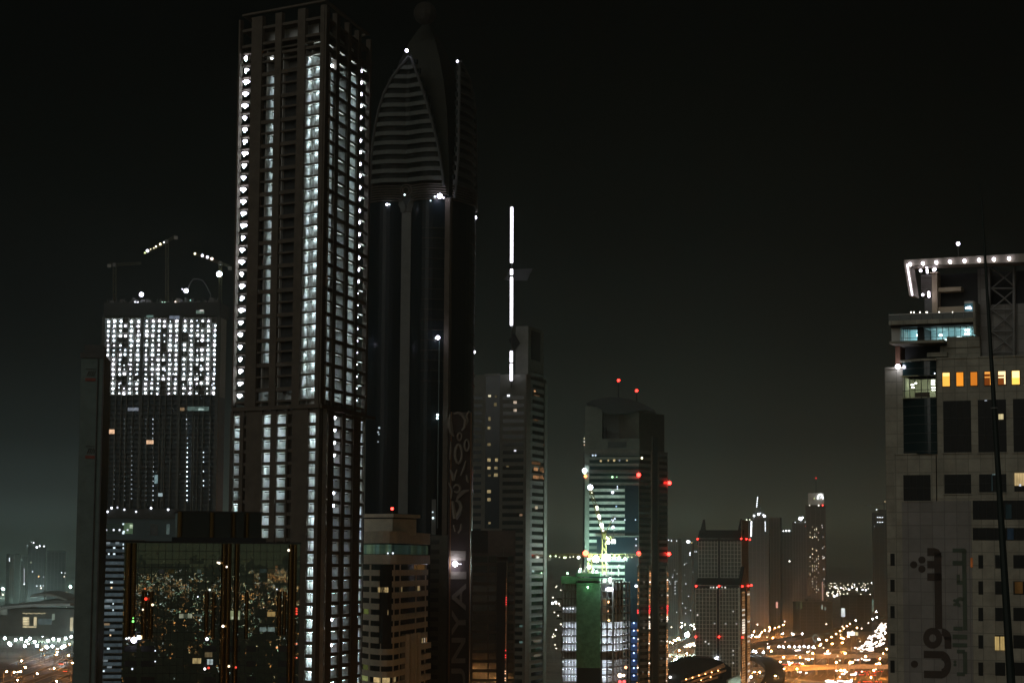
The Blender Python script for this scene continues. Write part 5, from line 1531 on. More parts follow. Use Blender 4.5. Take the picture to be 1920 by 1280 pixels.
    for x in (1852, 1899): mb.tube(q(x, 500), q(x, 665), .22, .22, M_STEEL, 4)
    ys = (500, 539, 579, 620, 660)
    for y0, y1 in zip(ys, ys[1:]):
        mb.tube(q(1852, y1), q(1899, y1), .13, .13, M_STEEL, 4)
        mb.tube(q(1856, y0), q(1880, y0 + 18), .11, .11, M_STEEL, 4); mb.tube(q(1856, y1), q(1899, y0 + 3), .11, .11, M_STEEL, 4); mb.tube(q(1880, y0 + 18), q(1899, y1 - 4), .11, .11, M_STEEL, 4)
    mb.build('steel_lattice', T)
    mb = MB(); P(mb, 1900, 500, 2000, 668, -12, -3, M_DARK); P(mb, 1846, 500, 1900, 668, -12, -5, M_DARK); mb.build('dark_infill', T)
    # floating roof frame with its lamps
    mb = MB(); g = lambda x, y, d: F.p(x, y, d)
    tw = matte('frame_cladding', (.26, .235, .19), .7, .1)
    def beam(a0, a1, b0, b1, d0, d1):
        # a0,a1: lower-left/lower-right pixels; b0,b1 upper
        mb.hexa([g(*a0, d1), g(*a1, d1), g(*a1, d0), g(*a0, d0)], [g(*b0, d1), g(*b1, d1), g(*b1, d0), g(*b0, d0)], tw)
    beam((1703.5, 503), (2000, 493), (1702.5, 491.5), (2000, 476), -1, 2.4)
    beam((1712.5, 558.5), (1722, 558.5), (1703.5, 503), (1713, 502.6), -.5, 2.4)
    mb.build('roof_frame', T)
    L = Many('frame_lamp', T)
    for x, y in ((1715.5, 500), (1739, 498.5), (1764, 496.8), (1789.5, 495.5), (1816.5, 494), (1843.5, 492.4), (1871, 491), (1899.5, 489.5)):
        L.ball(F.p(x, y, 2.75), .22, emis((.90, .84, 1), 9), 8, 5)
        L.ball(F.p(x + .3, y + 2.2, 2.6), .15, emis((1, .9, .85), 5), 6, 4)
    for i in range(17): L.ball(F.p(1709.5 + i * .58, 501.5 + i * 3.45, 2.6), .12, emis((.95, .86, 1), 4.5), 6, 4)
    for x, y, s in ((1727.5, 508, .2), (1739, 502, .16), (1739.5, 507, .16), (1740, 511, .16), (1752.5, 506.5, .22), (1755, 505, .14), (1731.5, 553.2, .18), (1742.5, 549, .18), (1743, 552.5, .16), (1743, 556, .18)):
        L.ball(F.p(x, y, .4), s, emis((.92, .84, 1), 8), 6, 4)
    L.done()
    mb = MB(); mb.tube(F.p(1797, 486, 0), F.p(1796.5, 459, 0), .05, .03, M_STEEL, 5); mb.build('roof_mast', T)
    mb = MB(); mb.ball(F.p(1796.5, 457, 0), .24, emis((.80, .78, 1), 14), 8, 5); mb.build('mast_lamp', T)
    # corner hoist lights further down
tiled_tower()

def leaning_mast():
    a = at(1896.5, 1290, 60); b = at(1838.5, 345, 60)
    d = (b - a); foot = a - d * (a.z / d.z) * 1.0
    T = thing('antenna_mast', 'thin dark tapering mast leaning slightly, crossing the front of the tiled tower', 'mast', (foot.x, foot.y, 0))
    pm = matte('dark_mast_paint', (.020, .030, .026), .6)
    mb = MB(); mb.tube(foot, a, .30, .125, pm, 8); mb.tube(a, a + d * .55, .125, .068, pm, 8); mb.tube(a + d * .55, b, .068, .022, pm, 8); mb.build('pole', T)
    mb = MB(); mb.prism([(foot.x + .8 * math.cos(t * math.pi / 4), foot.y + .8 * math.sin(t * math.pi / 4)) for t in range(8)], 0, .5, M_CONC); mb.build('footing', T)
    mb = MB(); c = a + d * .55; mb.tube(c - d * .001, c + d * .001, .10, .10, M_STEEL, 8); mb.build('joint_collar', T)
leaning_mast()
# ================================================================ far towers in the haze
FAR = matte('far_facade', (.085, .090, .080), .8, .25, .05)
FARB = matte('far_band', (.045, .047, .043), .8, .25, .05)
FARG = glass('far_glass', (.03, .035, .035), .25)
def far_tower(lab, x0, x1, ytop, d, depth=22, ribs=5, lamps=(), wins=(), top=None, m=None, step=None, name='distant_tower', grp='towers in the far haze'):
    F = pface(x0, d, x1, d + 6 if x0 < 960 else d - 4, 1080)
    T = thing(name, lab, 'skyscraper', F.pt(F.L / 2, 0), grp)
    zt = F.z((x0 + x1) / 2, ytop); m = m or FAR
    mb = MB(); mb.fbox(F, 0, F.L, 0, zt, -depth, 0, FARG); mb.build('glazing', T)
    mb = MB()
    for i in range(ribs + 1):
        u = F.L * i / ribs; w = .9 if i in (0, ribs) else .5
        mb.fbox(F, u - w, u + w, 0, zt, -.2 if 0 < i < ribs else -depth, .7, m)
    mb.build('facade_rib', T)
    mb = MB(); z = zt - 5
    while z > 5: mb.fbox(F, 0, F.L, z, z + 1.1, 0, .45, FARB); z -= 10.5
    mb.build('storey_band', T)
    mb = MB(); mb.fbox(F, -.8, F.L + .8, zt, zt + 2, -depth, 1, m)
    if step:
        for a, b, h in step: mb.fbox(F, F.L * a, F.L * b, zt + 2, zt + 2 + h, -depth * .7, -1, m)
    mb.build('roof', T)
    if wins:
        W = Many('lit_window', T, 60)
        for x, y, s, c in wins: W.px(F, x - .8, y - 1.1, x + .8, y + 1.1, .75, 1.0, emis(c, s, False))
        W.done()
    if lamps:
        W = Many('lamp', T, 60)
        for x, y, r, c, s in lamps: W.ball(F.p(x, y, 2), r, emis(c, s, False))
        W.done()
    return F, T, zt
rnd = random.Random(21)
W_ = (.88, .93, 1.0)
lm = [(1409 - i * .06, 978 + i * 2.6, .95, W_, 5) for i in range(11)] + [(1434.6 + i * .08, 978 + i * 2.4, .7, W_, 3) for i in range(8)] + [(1420.5 - i * .32, 932.5 + i * 3.4, .7, W_, 5) for i in range(6)]
lm += [(1414, 966.5, 1.5, W_, 5), (1422.5, 963.5, 1.8, W_, 6), (1426, 961.5, .7, W_, 3), (1433.5, 967, 1.8, W_, 6), (1431, 965, 1.0, W_, 4), (1400, 974, .8, (.9, 1, .7), 4), (1406, 974, .8, (.9, 1, .7), 3), (1413, 972, .6, W_, 1)]
F, T, zt = far_tower('far tower edged with strings of white lamps and topped by a lit spire', 1404, 1441, 972, 3000, lamps=lm, step=((.25, .8, 8), (.4, .62, 16)))
mb = MB(); mb.tube(F.p(1421, 966, -3), F.p(1420.5, 930, -3), 1.2, .4, FAR, 5); mb.build('spire', T)
far_tower('dark plain far tower just right of the one edged with lamps', 1440, 1462, 972, 3100, ribs=4)
far_tower('far tower with three white lamps in a row on its roof', 1464, 1487, 998, 3250, ribs=4, lamps=[(1469, 995, .9, W_, 6), (1474.5, 994.5, 1.2, W_, 8), (1480, 994.5, 1.2, W_, 8), (1480.5, 1051.5, 1.1, (1, 1, .85), 5)])
far_tower('far tower with a bluish white flood on its roof', 1487, 1512, 981, 3200, ribs=5, lamps=[(1501, 972, 2.6, (.80, .86, 1), 22), (1505, 970, 1.4, (.80, .86, 1), 12), (1491, 978.5, .7, W_, 3), (1510, 978, .7, W_, 3), (1511.5, 986, 1.3, RED, 5)])
wl = []
for i in range(60):
    y = rnd.uniform(986, 1110); wl.append((rnd.choice((1519, 1523.5, 1527.5, 1531, 1534.5)), y, rnd.choice((.35, .6, 1.0, 1.6)) * (1 if y < 1050 else .5), rnd.choice(((1, .9, .6), (1, .85, .5), (1, .95, .8)))))
for i in range(12): wl.append((rnd.uniform(1541, 1547), rnd.uniform(960, 1100), rnd.choice((.3, .8, 1.4)), (1, .9, .8)))
F, T, zt = far_tower('far tower dotted with yellow windows, its pale crown bearing a white arched emblem', 1512, 1548, 949, 3100, wins=wl, ribs=4,
                     lamps=[(1542.5, 947, 1.1, RED, 5), (1535, 947, 1.1, (1, .95, .8), 3), (1518, 947, 1.0, (1, .95, .8), 1.5), (1527, 934, .9, (.8, .9, .4), 1.2), (1530, 896, 1.0, RED, 3)])
mb = MB(); mb.px(F, 1515, 924, 1545, 949, -16, -1, M_WHITE); mb.build('crown', T)
mb = MB(); pr = None
for i in range(13):
    t = math.pi * i / 12; q = F.p(1538 - 4.6 * math.cos(t), 935 - 9 * math.sin(t), 1)
    if pr is not None: mb.tube(pr, q, 1.1, 1.1, emis((.95, 1, 1), 3, False), 5)
    pr = q
mb.tube(F.p(1541, 928, 1), F.p(1537, 935, 1), .8, .5, emis((.95, 1, 1), 1.5, False), 5)
mb.build('lit_emblem', T)
mb = MB(); mb.tube(F.p(1530, 925, -5), F.p(1530, 897, -5), .7, .4, FAR, 5); mb.build('roof_mast', T)
mb = MB(); mb.px(F, 1541, 1090, 1543.5, 1125, .5, 1.6, emis((1, .6, .45), .35, False)); mb.build('lit_strip', T)
hz = [(1643.5, 955, .9, W_, 5)] + [(1645 + i * 3.2, y, .8, W_, 3.5) for y in (969.5, 978.5) for i in range(4)] + [(1639.5, 986.5, .7, W_, 2), (1666, 970, .8, W_, 3), (1669, 979, .8, W_, 3), (1627, 947, .5, WHITE, 1.5), (1632, 947, .5, WHITE, 1.5), (1659, 940, .7, (1, .7, .4), 3), (1670, 934, .8, (1, .7, .4), 3)]
F, T, zt = far_tower('far unfinished tower with a small crane on top, beside the tiled tower', 1639, 1690, 962, 3900, lamps=hz, ribs=5, step=((.2, .5, 5),))
mb = MB(); mb.lattice(F.p(1658, 962, -3), F.p(1658, 940, -3), 1.6, FAR, 3, .2); mb.lattice(F.p(1622, 947.5, -3), F.p(1690, 940, -3), 1.2, FAR, 3, .2); mb.build('crane_jib', T)
# cluster between the striped tower and the gridded towers
def vlines(n, x0, x1, y0, y1):
    return [(rnd.uniform(x0, x1), rnd.uniform(y0, y1), rnd.choice((.3, .6, 1.2)), W_) for i in range(n)]
far_tower('hazy far tower with faint roof lamps, beside the curved roof tower', 1250, 1271, 1012, 2900, ribs=5, wins=vlines(10, 1252, 1270, 1060, 1150) + [(1266, y, 1.0, W_) for y in (1090, 1094, 1100, 1106, 1112)], lamps=[(1250, 1012, .8, W_, 4), (1254, 1012, .7, W_, 3), (1259.5, 1013, .8, W_, 3), (1269, 1013.5, .7, W_, 3)])
far_tower('hazy far tower with two bright oblong floods on top, left of the gridded towers', 1272, 1296, 1018, 3000, ribs=6, wins=vlines(14, 1274, 1300, 1050, 1150) + [(1294, 1036, 4, W_), (1294, 1039.5, 4, W_), (1274.5, 1078, 2, W_), (1274.5, 1082, 4, W_)], lamps=[(1289.5, 1015, 1.6, W_, 10), (1292, 1015, 1.6, W_, 10), (1269, 1024.5, 1.1, W_, 8), (1272, 1024.5, 1.1, W_, 8), (1297.5, 1017, .7, YEL, 2)])
far_tower('low hazy far block directly behind the left edge of the gridded towers', 1296, 1310, 1034, 3300, ribs=3, wins=[(1299, 1033.5, 1.2, W_), (1303, 1033.5, 1.2, W_), (1306, 1033.5, 1.2, W_), (1296, 1106, 5, W_), (1298, 1117, 3, W_), (1296, 1099, 2, W_)])
# left horizon group
far_tower('hazy far tower with faint greenish windows, at the left horizon', 18, 34, 1040, 3400, ribs=4, wins=[(17.5, 1046 + i * 2.4, 2.0, W_) for i in range(3)] + [(rnd.choice((26, 29, 32)), rnd.uniform(1043, 1072), .22, (.6, .9, .8)) for i in range(12)], grp='hazy towers at the left horizon')
far_tower('hazy far tower with one bright vertical string of lamps, at the left horizon', 38, 50, 1042, 3300, ribs=3, wins=[(45, 1066 + i * 2.2, .55, W_) for i in range(13)] + [(45, 1092.5, 4, W_), (45, 1094.5, 4, W_), (40, 1048, .3, (.6, .9, .8)), (41, 1050, .3, (.6, .9, .8))], grp='hazy towers at the left horizon')
far_tower('tallest hazy far tower of the left horizon, with crane lamps above its roof', 52, 84, 1026, 3500, ribs=5, wins=[(61, 1071, 2, W_), (58, 1054, .8, (.9, 1, .7)), (50.5, 1057, .4, (.9, 1, .7)), (72.5, 1080, 4, (1, .55, .2)), (82, 1081, .8, W_)], lamps=[(63, 1017, 1.1, W_, 4), (59, 1016, .7, W_, 1.4), (69, 1025.5, 1.5, W_, 8), (74.5, 1023, 1.2, W_, 6), (82.5, 1023.5, 1.1, W_, 5), (51, 1022, .8, W_, 1)], grp='hazy towers at the left horizon')
far_tower('plain hazy far tower nearest to the blank slab tower', 88, 122, 1034, 3100, ribs=5, wins=[(115.5, 1073, 3, W_), (122, 1073.5, 1.2, W_), (120.5, 1080.5, 2.5, PINK), (69, 1098, 3, W_), (76, 1097.5, 2.5, W_), (81, 1097.5, 1.2, W_), (77, 1102, 6, PINK)], grp='hazy towers at the left horizon')
def wide_far(lab, x0, x1, y0, d, col, wins=(), extra=None):
    F = pface(x0, d, x1, d + 10, y0)
    T = thing('distant_building', lab, 'building', F.pt(F.L / 2, 0), 'broad low buildings in the distance')
    zt = F.z((x0 + x1) / 2, y0)
    mb = MB(); mb.fbox(F, 0, F.L, 0, zt, -30, 0, FARG); mb.build('glazing', T)
    mb = MB()
    n = max(3, int(F.L / 9))
    for i in range(n + 1): mb.fbox(F, F.L * i / n - .5, F.L * i / n + .5, 0, zt, 0, .6, FAR)
    z = zt - 4
    while z > 2: mb.fbox(F, 0, F.L, z, z + 1.5, 0, .4, FARB); z -= 4.5
    mb.build('facade_grid', T)
    mb = MB(); mb.fbox(F, -1, F.L + 1, zt, zt + 1.2, -31, 1, FAR); mb.fbox(F, F.L * .3, F.L * .5, zt + 1.2, zt + 4, -20, -8, FAR); mb.build('roof', T)
    W = Many('lit_window', T, 60)
    for x, y, w, h, s, c in wins: W.px(F, x - w / 2, y - h / 2, x + w / 2, y + h / 2, .7, 1.0, litwin(c, s, .3))
    W.done()
    return F, T
wide_far('broad dark building beyond the white billboard, near the highway', 1592, 1634, 1116, 3150, None, [(1636, 1124 + i * 2.6, 3, 1.2, .5, (.6, 1, .8)) for i in range(9)])
wide_far('low greenish lit building left of the yellow-dotted far tower', 1462, 1486, 1108, 3400, None, [(1466, 1100.5, 5, 2, 3, (1, .95, .7)), (1478, 1110, 3, 8, .6, (.8, 1, .9))] + [(1466 + i * 3.5, 1096, 1.5, 1.5, 3, (.9, 1, .9)) for i in range(6)])
wide_far('low hazy block at the foot of the far tower with the emblem', 1500, 1560, 1128, 3050, None, [(1541, 1137, 2, 9, .5, (.8, 1, .85)), (1547, 1140, 3, 6, .25, (.8, 1, .85)), (1502, 1133, 3, 14, .12, (.7, .8, .3)), (1494, 1135, 2, 14, .08, (.7, .8, .3))])
# stadium-like hall at the left with a curved canopy roof
def hall():
    F = pface(-20, 2350, 140, 2330, 1160)
    T = thing('exhibition_hall', 'long floodlit hall with pale swept canopy roofs at the far left', 'hall', F.pt(F.L / 2, 0))
    roof = matte('pale_canopy', (.42, .50, .48), .6, .12, .05)
    mb = MB(); mb.px(F, -20, 1140, 140, 1192, -60, 0, matte('hall_wall', (.14, .17, .15), .8, .3, .05)); mb.build('wall', T)
    mb = MB()
    n = 12
    for (xa, xb, ya, yb, sag, d0, d1) in ((42, 112, 1116, 1124, -7, -50, -20), (-20, 140, 1140, 1130, -3, -30, 12), (58, 140, 1129, 1127, -1, -45, -10)):
        for i in range(n):
            q = []
            for j in (i, i + 1):
                t = j / n; x = xa + (xb - xa) * t; y = ya + (yb - ya) * t + sag * math.sin(math.pi * t)
                q.append((x, y))
            th = 4 if xa > 0 else 5
            mb.hexa([F.p(q[0][0], q[0][1] + th, d1), F.p(q[1][0], q[1][1] + th, d1), F.p(q[1][0], q[1][1] + th, d0), F.p(q[0][0], q[0][1] + th, d0)],
                    [F.p(*q[0], d1), F.p(*q[1], d1), F.p(*q[1], d0) + Vector((0, 0, 3)), F.p(*q[0], d0) + Vector((0, 0, 3))], roof)
    mb.build('canopy_roof', T)
    W = Many('lit_window', T, 60)
    Yh = (1, .86, .52)
    for i in range(5): W.px(F, 43.5, 1156.5 + i * 3.1, 55, 1158.8 + i * 3.1, .5, 1, litwin(Yh, 1.1, .2))
    W.px(F, 64, 1156, 69, 1172, .5, 1, litwin(Yh, .9, .2)); W.px(F, 43.5, 1173, 68.5, 1175.8, .5, 1.2, litwin(Yh, 1.0, .2))
    for i in range(9): W.px(F, 43 + i * 4.8, 1148 + (i % 2) * .8, 47 + i * 4.8, 1149.6 + (i % 2) * .8, .5, 1, litwin(Yh, .7, .2))
    W.px(F, 132, 1157, 137, 1182, .5, 1, litwin((1, .9, .6), .8, .2)); W.px(F, 98, 1150, 103, 1162, .5, 1, litwin((.8, 1, .8), .3, .2)); W.px(F, 72, 1159, 98, 1170, .5, 1, litwin((.6, .85, .85), .14, .2)); W.px(F, 0, 1140, 14, 1152, .5, 1, litwin((.8, .95, .8), .15, .2))
    W.done()
hall()

# ================================================================ ground, roads
ground_m = matte('sandy_ground', (.20, .175, .13), .95, .6, .012)
mb = MB(); mb.face([(-30000, -30000, 0), (30000, -30000, 0), (30000, 45000, 0), (-30000, 45000, 0)], ground_m)
structure(mb.build('ground'))
asph = matte('asphalt', (.085, .080, .075), .6, .35, .08)
paint = matte('road_paint', (.7, .7, .66), .7)
kerb = matte('kerb_concrete', (.55, .52, .46), .9)
def road(name, pts, w, z=.004, rail=True, lanes=4, elev=None):
    P = [Vector(p) for p in pts]
    # smooth
    for _ in range(2):
        Q = [P[0]]
        for a, b in zip(P, P[1:]): Q += [a * .75 + b * .25, a * .25 + b * .75]
        P = Q + [P[-1]]
    zz = elev if elev else [z] * len(P)
    if elev and not isinstance(elev, list): zz = [elev] * len(P)
    mb = MB(); h = w / 2
    N = []
    for i in range(len(P)):
        t = (P[min(i + 1, len(P) - 1)] - P[max(i - 1, 0)]).normalized(); N.append(Vector((-t.y, t.x)))
    def strip(o0, o1, z0, z1, m, dash=False):
        for i in range(len(P) - 1):
            if dash and i % 2: continue
            a0, a1, b0, b1 = P[i] + N[i] * o0, P[i] + N[i] * o1, P[i + 1] + N[i + 1] * o0, P[i + 1] + N[i + 1] * o1
            if z1 - z0 < .02: mb.face([(b0.x, b0.y, z1), (b1.x, b1.y, z1), (a1.x, a1.y, z1), (a0.x, a0.y, z1)], m)
            else: mb.hexa([(a0.x, a0.y, z0), (b0.x, b0.y, z0), (b1.x, b1.y, z0), (a1.x, a1.y, z0)], [(a0.x, a0.y, z1), (b0.x, b0.y, z1), (b1.x, b1.y, z1), (a1.x, a1.y, z1)], m)
    Z = zz[0]
    if elev:
        strip(-h, h, Z - 1.4, Z, asph)
        for i in range(0, len(P), max(1, len(P) // 10)):
            mb.prism([(P[i].x + 1.1 * math.cos(t * math.pi / 4), P[i].y + 1.1 * math.sin(t * math.pi / 4)) for t in range(8)], 0, Z - 1.4, kerb)
    else:
        strip(-h, h, Z, Z, asph)
    if rail:
        for s in (-1, 1): strip(s * h - .45, s * h + .45, Z if not elev else Z - 1.4, Z + (.9 if elev else .14), kerb)
    strip(-.4, .4, Z + .004, Z + .7, kerb)
    for k in range(1, lanes):
        for s in (-1, 1):
            o = s * (h - 1) * k / lanes; strip(o - .12, o + .12, Z + .004, Z + .008, paint, True)
    structure(mb.build(name))
    return P, N
g2 = lambda x, y, z=0: V2(gnd(x, y, z))
hw_pts = [Vector((-16, -600)), Vector((4, 100)), Vector((70, 600)), Vector((150, 1150)), g2(1556, 1290), g2(1582, 1258), g2(1612, 1228), g2(1637, 1200), g2(1656, 1172), g2(1680, 1146), g2(1700, 1120)]
HW, HN = road('highway', hw_pts, 70, lanes=6)
R1 = road('cross_road', [g2(1395, 1250), g2(1470, 1246), g2(1560, 1243), g2(1700, 1244)], 34, elev=8.0, lanes=3)
R2 = road('cross_road', [g2(1380, 1271), g2(1500, 1266), g2(1580, 1262), g2(1720, 1264)], 30, elev=7.0, lanes=3)
R3 = road('slip_road', [g2(1250, 1245), g2(1400, 1222), g2(1500, 1212), g2(1580, 1218), g2(1700, 1232)], 26, z=.012, lanes=2)
R4 = road('side_road', [g2(1240, 1222), g2(1290, 1196), g2(1340, 1180), g2(1440, 1172), g2(1500, 1160)], 24, z=.020, lanes=2)
R5 = road('left_avenue', [g2(-30, 1290), g2(60, 1262), g2(125, 1236), g2(200, 1210)], 30, z=.012, lanes=3)
R6 = road('left_avenue', [g2(40, 1245), g2(90, 1226), g2(140, 1212), g2(200, 1205)], 22, z=.020, lanes=3)
R7 = road('left_avenue', [g2(60, 1300), g2(100, 1275), g2(150, 1258), g2(220, 1250)], 26, z=.028, lanes=3)
R8 = road('side_road', [g2(1395, 1262), g2(1540, 1281), g2(1700, 1283)], 22, z=.028, lanes=2)
def viaduct(name, pts, w, zdeck, label):
    P = [Vector(p) for p in pts]
    for _ in range(2):
        Q = [P[0]]
        for a, b in zip(P, P[1:]): Q += [a * .75 + b * .25, a * .25 + b * .75]
        P = Q + [P[-1]]
    T = thing(name, label, 'viaduct', (P[0].x, P[0].y, 0))
    dk = matte('viaduct_concrete', (.06, .052, .045), .9)
    mb = MB(); rl = MB()
    N = []
    for i in range(len(P)):
        t = (P[min(i + 1, len(P) - 1)] - P[max(i - 1, 0)]).normalized(); N.append(Vector((-t.y, t.x)))
    for i in range(len(P) - 1):
        def q(o0, o1, z0, z1, M, m):
            a0, a1, b0, b1 = P[i] + N[i] * o0, P[i] + N[i] * o1, P[i + 1] + N[i + 1] * o0, P[i + 1] + N[i + 1] * o1
            M.hexa([(a0.x, a0.y, z0), (b0.x, b0.y, z0), (b1.x, b1.y, z0), (a1.x, a1.y, z0)], [(a0.x, a0.y, z1), (b0.x, b0.y, z1), (b1.x, b1.y, z1), (a1.x, a1.y, z1)], m)
        q(-w / 2, w / 2, zdeck - 2, zdeck, mb, dk)
        q(-w / 2 - .4, -w / 2, zdeck - 2.2, zdeck + 1.3, rl, dk); q(w / 2, w / 2 + .4, zdeck - 2.2, zdeck + 1.3, rl, dk)
    mb.build('deck', T); rl.build('parapet', T)
    acc = 0
    for i in range(1, len(P)):
        acc += (P[i] - P[i - 1]).length
        if acc > 45:
            acc = 0; mb = MB(); c = P[i]
            mb.prism([(c.x + 1.3 * math.cos(t * math.pi / 4), c.y + 1.3 * math.sin(t * math.pi / 4)) for t in range(8)], 0, zdeck - 2.2, dk); mb.box(c.x - w * .4, c.x + w * .4, c.y - 1, c.y + 1, zdeck - 3.4, zdeck - 2.01, dk); mb.build('pier', T)
viaduct('curved_viaduct', [g2(1380, 1226, 12), g2(1425, 1231, 12), g2(1450, 1246, 12), g2(1455, 1262, 12), g2(1444, 1290, 12), g2(1420, 1330, 12)], 15, 12, 'dark unlit viaduct that curls down beside the gridded towers')
viaduct('long_viaduct', [g2(1395, 1212, 10), g2(1440, 1204, 10), g2(1490, 1195, 10), g2(1530, 1187, 10), g2(1570, 1180, 10), g2(1625, 1166, 10), g2(1680, 1150, 10)], 11, 10, 'dark unlit viaduct running far across the interchange')

# ---------------------------------------------------------------- low arched car park roof at the foot of the gridded towers
def car_park():
    F = pface(1246, 1420, 1372, 1380, 1260)
    T = thing('arched_car_park', 'dark arched building with orange lit ramps at the foot of the gridded towers', 'building', F.pt(F.L / 2, 0))
    pts = [(1246, 1256), (1262, 1245), (1285, 1236), (1310, 1232), (1335, 1234), (1355, 1240), (1371, 1251)]
    mb = MB(); dv = Vector((0, 30, 0))
    for (x0, y0), (x1, y1) in zip(pts, pts[1:]):
        a, b = F.p(x0, y0, 0), F.p(x1, y1, 0)
        mb.hexa([(a.x, a.y, 0), (b.x, b.y, 0), (b.x, b.y + 30, 0), (a.x, a.y + 30, 0)], [a, b, b + dv, a + dv], M_DARK)
    mb.build('arched_shell', T)
    mb = MB(); E = matte('ramp_edge', (.5, .36, .24), .8)
    for (x0, y0, x1, y1) in ((1282, 1276, 1364, 1247), (1290, 1281, 1366, 1255), (1300, 1284, 1350, 1268), (1320, 1262, 1362, 1243)):
        mb.tube(F.p(x0, y0, 2.5), F.p(x1, y1, 2.5), .45, .45, E, 4); mb.tube(F.p(x0, y0 + 2, 2.5), F.p(x1, y1 + 2, 2.5), .25, .25, E, 4)
    mb.build('ramp_edges', T)
    mb = MB()
    for x, y in ((1290, 1262), (1330, 1256), (1350, 1253), (1310, 1270)): mb.px(F, x, y, x + 5, y + 20, .3, 2.2, M_DARK)
    mb.build('buttress', T)
    L = Many('ramp_lamp', T)
    for x, y in ((1294, 1272), (1306, 1269), (1318, 1265), (1330, 1262), (1342, 1259), (1354, 1256), (1322, 1274), (1340, 1268)): L.ball(F.p(x, y, 4), .28, emis(SOD, 30))
    L.ball(F.p(1258.5, 1268.5, 1), .8, emis((1, .95, .9), 7, False))
    L.done()
    G = pface(1363, 1370, 1388, 1372, 1270)
    T2 = thing('wedge_canopy', 'pale green wedge shaped canopy wall below the front gridded tower', 'canopy', G.pt(2, 0))
    pg = matte('pale_green_panel', (.55, .66, .58), .6)
    mb = MB(); q = [G.p(1363, 1290, 0), G.p(1389, 1290, 0), G.p(1388, 1264, 0), G.p(1365, 1275, 0)]
    q2 = [v + Vector((0, 8, 0)) for v in q]; mb.face(q, pg); mb.face(list(reversed(q2)), pg)
    for i in range(4): j = (i + 1) % 4; mb.face([q[j], q[i], q2[i], q2[j]], pg)
    mb.build('panel', T2)
    mb = MB()
    for x in (1364.5, 1387.5): a = G.p(x, 1289, .2); mb.tube((a.x, a.y, 0), a, .5, .5, M_STEEL, 5)
    mb.build('post', T2)
    mb = MB(); mb.tube(G.p(1372, 1272, 0), G.p(1371.5, 1256, 0), .18, .12, M_PALE, 5); mb.build('flagpole', T2)
    mb = MB(); mb.ball(G.p(1380, 1283, 4), .6, emis((.75, .95, .85), 50)); mb.build('lamp', T2)
car_park()

# ---------------------------------------------------------------- street lamps
def lamp_mesh(h, r, col, st, dbl=True, sample=True):
    mb = MB(); pole = M_STEEL
    mb.tube((0, 0, 0), (0, 0, h), .22, .12, pole, 6)
    mb.tube((0, 0, 0), (0, 0, .5), .45, .4, pole, 6)
    s = (-1, 1) if dbl else (1,)
    for k in s:
        mb.tube((0, 0, h - .2), (k * 2.0, 0, h + .4), .1, .08, pole, 5)
        mb.box(min(k * 1.3, k * 3.1), max(k * 1.3, k * 3.1), -.9, .9, h + .35, h + .6, pole)
    mb2 = MB(); m = emis(col, st, sample)
    for k in s: mb2.ball((k * 2.2, 0, h + .02), r, m, 6, 4)
    return mb, mb2
class LampKind:
    def __init__(s, name, label, cat, group, h, r, col, st, dbl, sample):
        a, b = lamp_mesh(h, r, col, st, dbl, sample); s.h = h
        T = thing(name, label, cat, (0, 0, 0), group)
        s.pole = a.build('post', T); s.head = b.build('lamp_head', T); s.root = T; s.used = False; s.label = label
    def put(s, x, y, rz=0.0, z=0.0):
        if not s.used: s.used = True; r = s.root
        else:
            r = s.root.copy(); COL.objects.link(r)
            for ch in (s.pole, s.head):
                c = ch.copy(); COL.objects.link(c); c.parent = r
        r.location = (x, y, z); r.rotation_euler = (0, 0, rz)
        return r
sod = LampKind('street_lamp', 'double armed sodium street lamp standing along the orange lit highway', 'street lamp', 'street lamps along the highway', 14, .34, SOD, 1300, False, True)
for i in range(1, len(HW)):
    pass
# walk along the highway and stand a lamp on both edges and on the median
acc = 0; k = 0
for i in range(1, len(HW)):
    a, b = HW[i - 1], HW[i]; L = (b - a).length; t = (b - a) / L
    pos = 55 - acc
    while pos < L:
        p = a + t * pos; n = Vector((-t.y, t.x))
        if -200 < p.y < 4200:
            for o in (-36, 36):
                if p.y > 1500 and k % 2: continue
                q = p + n * o; 
                if p.y > 150 or o != 0: sod.put(q.x, q.y, math.atan2(t.y, t.x) + math.pi / 2)
        pos += 55; k += 1
    acc = (acc + L) % 55
def place(kind, pts, z=None):
    for x, y in pts:
        q = gnd(x, y, kind.h); kind.put(q.x, q.y, 0.3)
inter = LampKind('street_lamp', 'sodium street lamp standing in the orange interchange', 'street lamp', 'street lamps of the interchange', 13, .46, (1, .33, .065), 4600, False, True)
row = LampKind('street_lamp', 'sodium street lamp in the double rows left of the gridded towers', 'street lamp', 'double rows of street lamps', 13, .50, (1, .36, .08), 1100, False, True)
place(row, [(1261, 1199), (1267, 1196.5), (1253, 1203), (1248, 1207.5), (1269, 1194.5), (1263, 1201), (1257, 1205), (1271, 1198.5), (1286, 1210), (1296, 1206), (1290, 1207), (1302, 1203.5), (1270, 1218.5), (1284, 1224), (1265, 1230), (1252, 1228), (1246, 1219), (1300, 1233)])
place(inter, [
               (1425, 1184.5), (1431, 1181), (1440, 1175), (1441, 1178.5), (1448, 1165), (1450, 1176.5), (1458, 1174), (1466, 1171), (1411, 1184), (1422, 1190), (1415, 1193.5), (1446, 1195),
               (1442, 1219.5), (1534, 1209), (1557, 1206), (1576, 1204), (1574, 1195), (1578, 1197), (1587, 1192), (1465, 1231), (1490, 1253), (1548, 1220), (1581, 1223.5), (1564, 1241), (1589, 1241), (1594, 1241), (1572, 1256), (1579, 1256), (1645, 1243), (1619, 1230), (1512, 1236), (1410, 1259), (1420, 1259), (1604, 1176), (1458, 1240), (1476, 1244), (1500, 1243.5), (1520, 1224)])
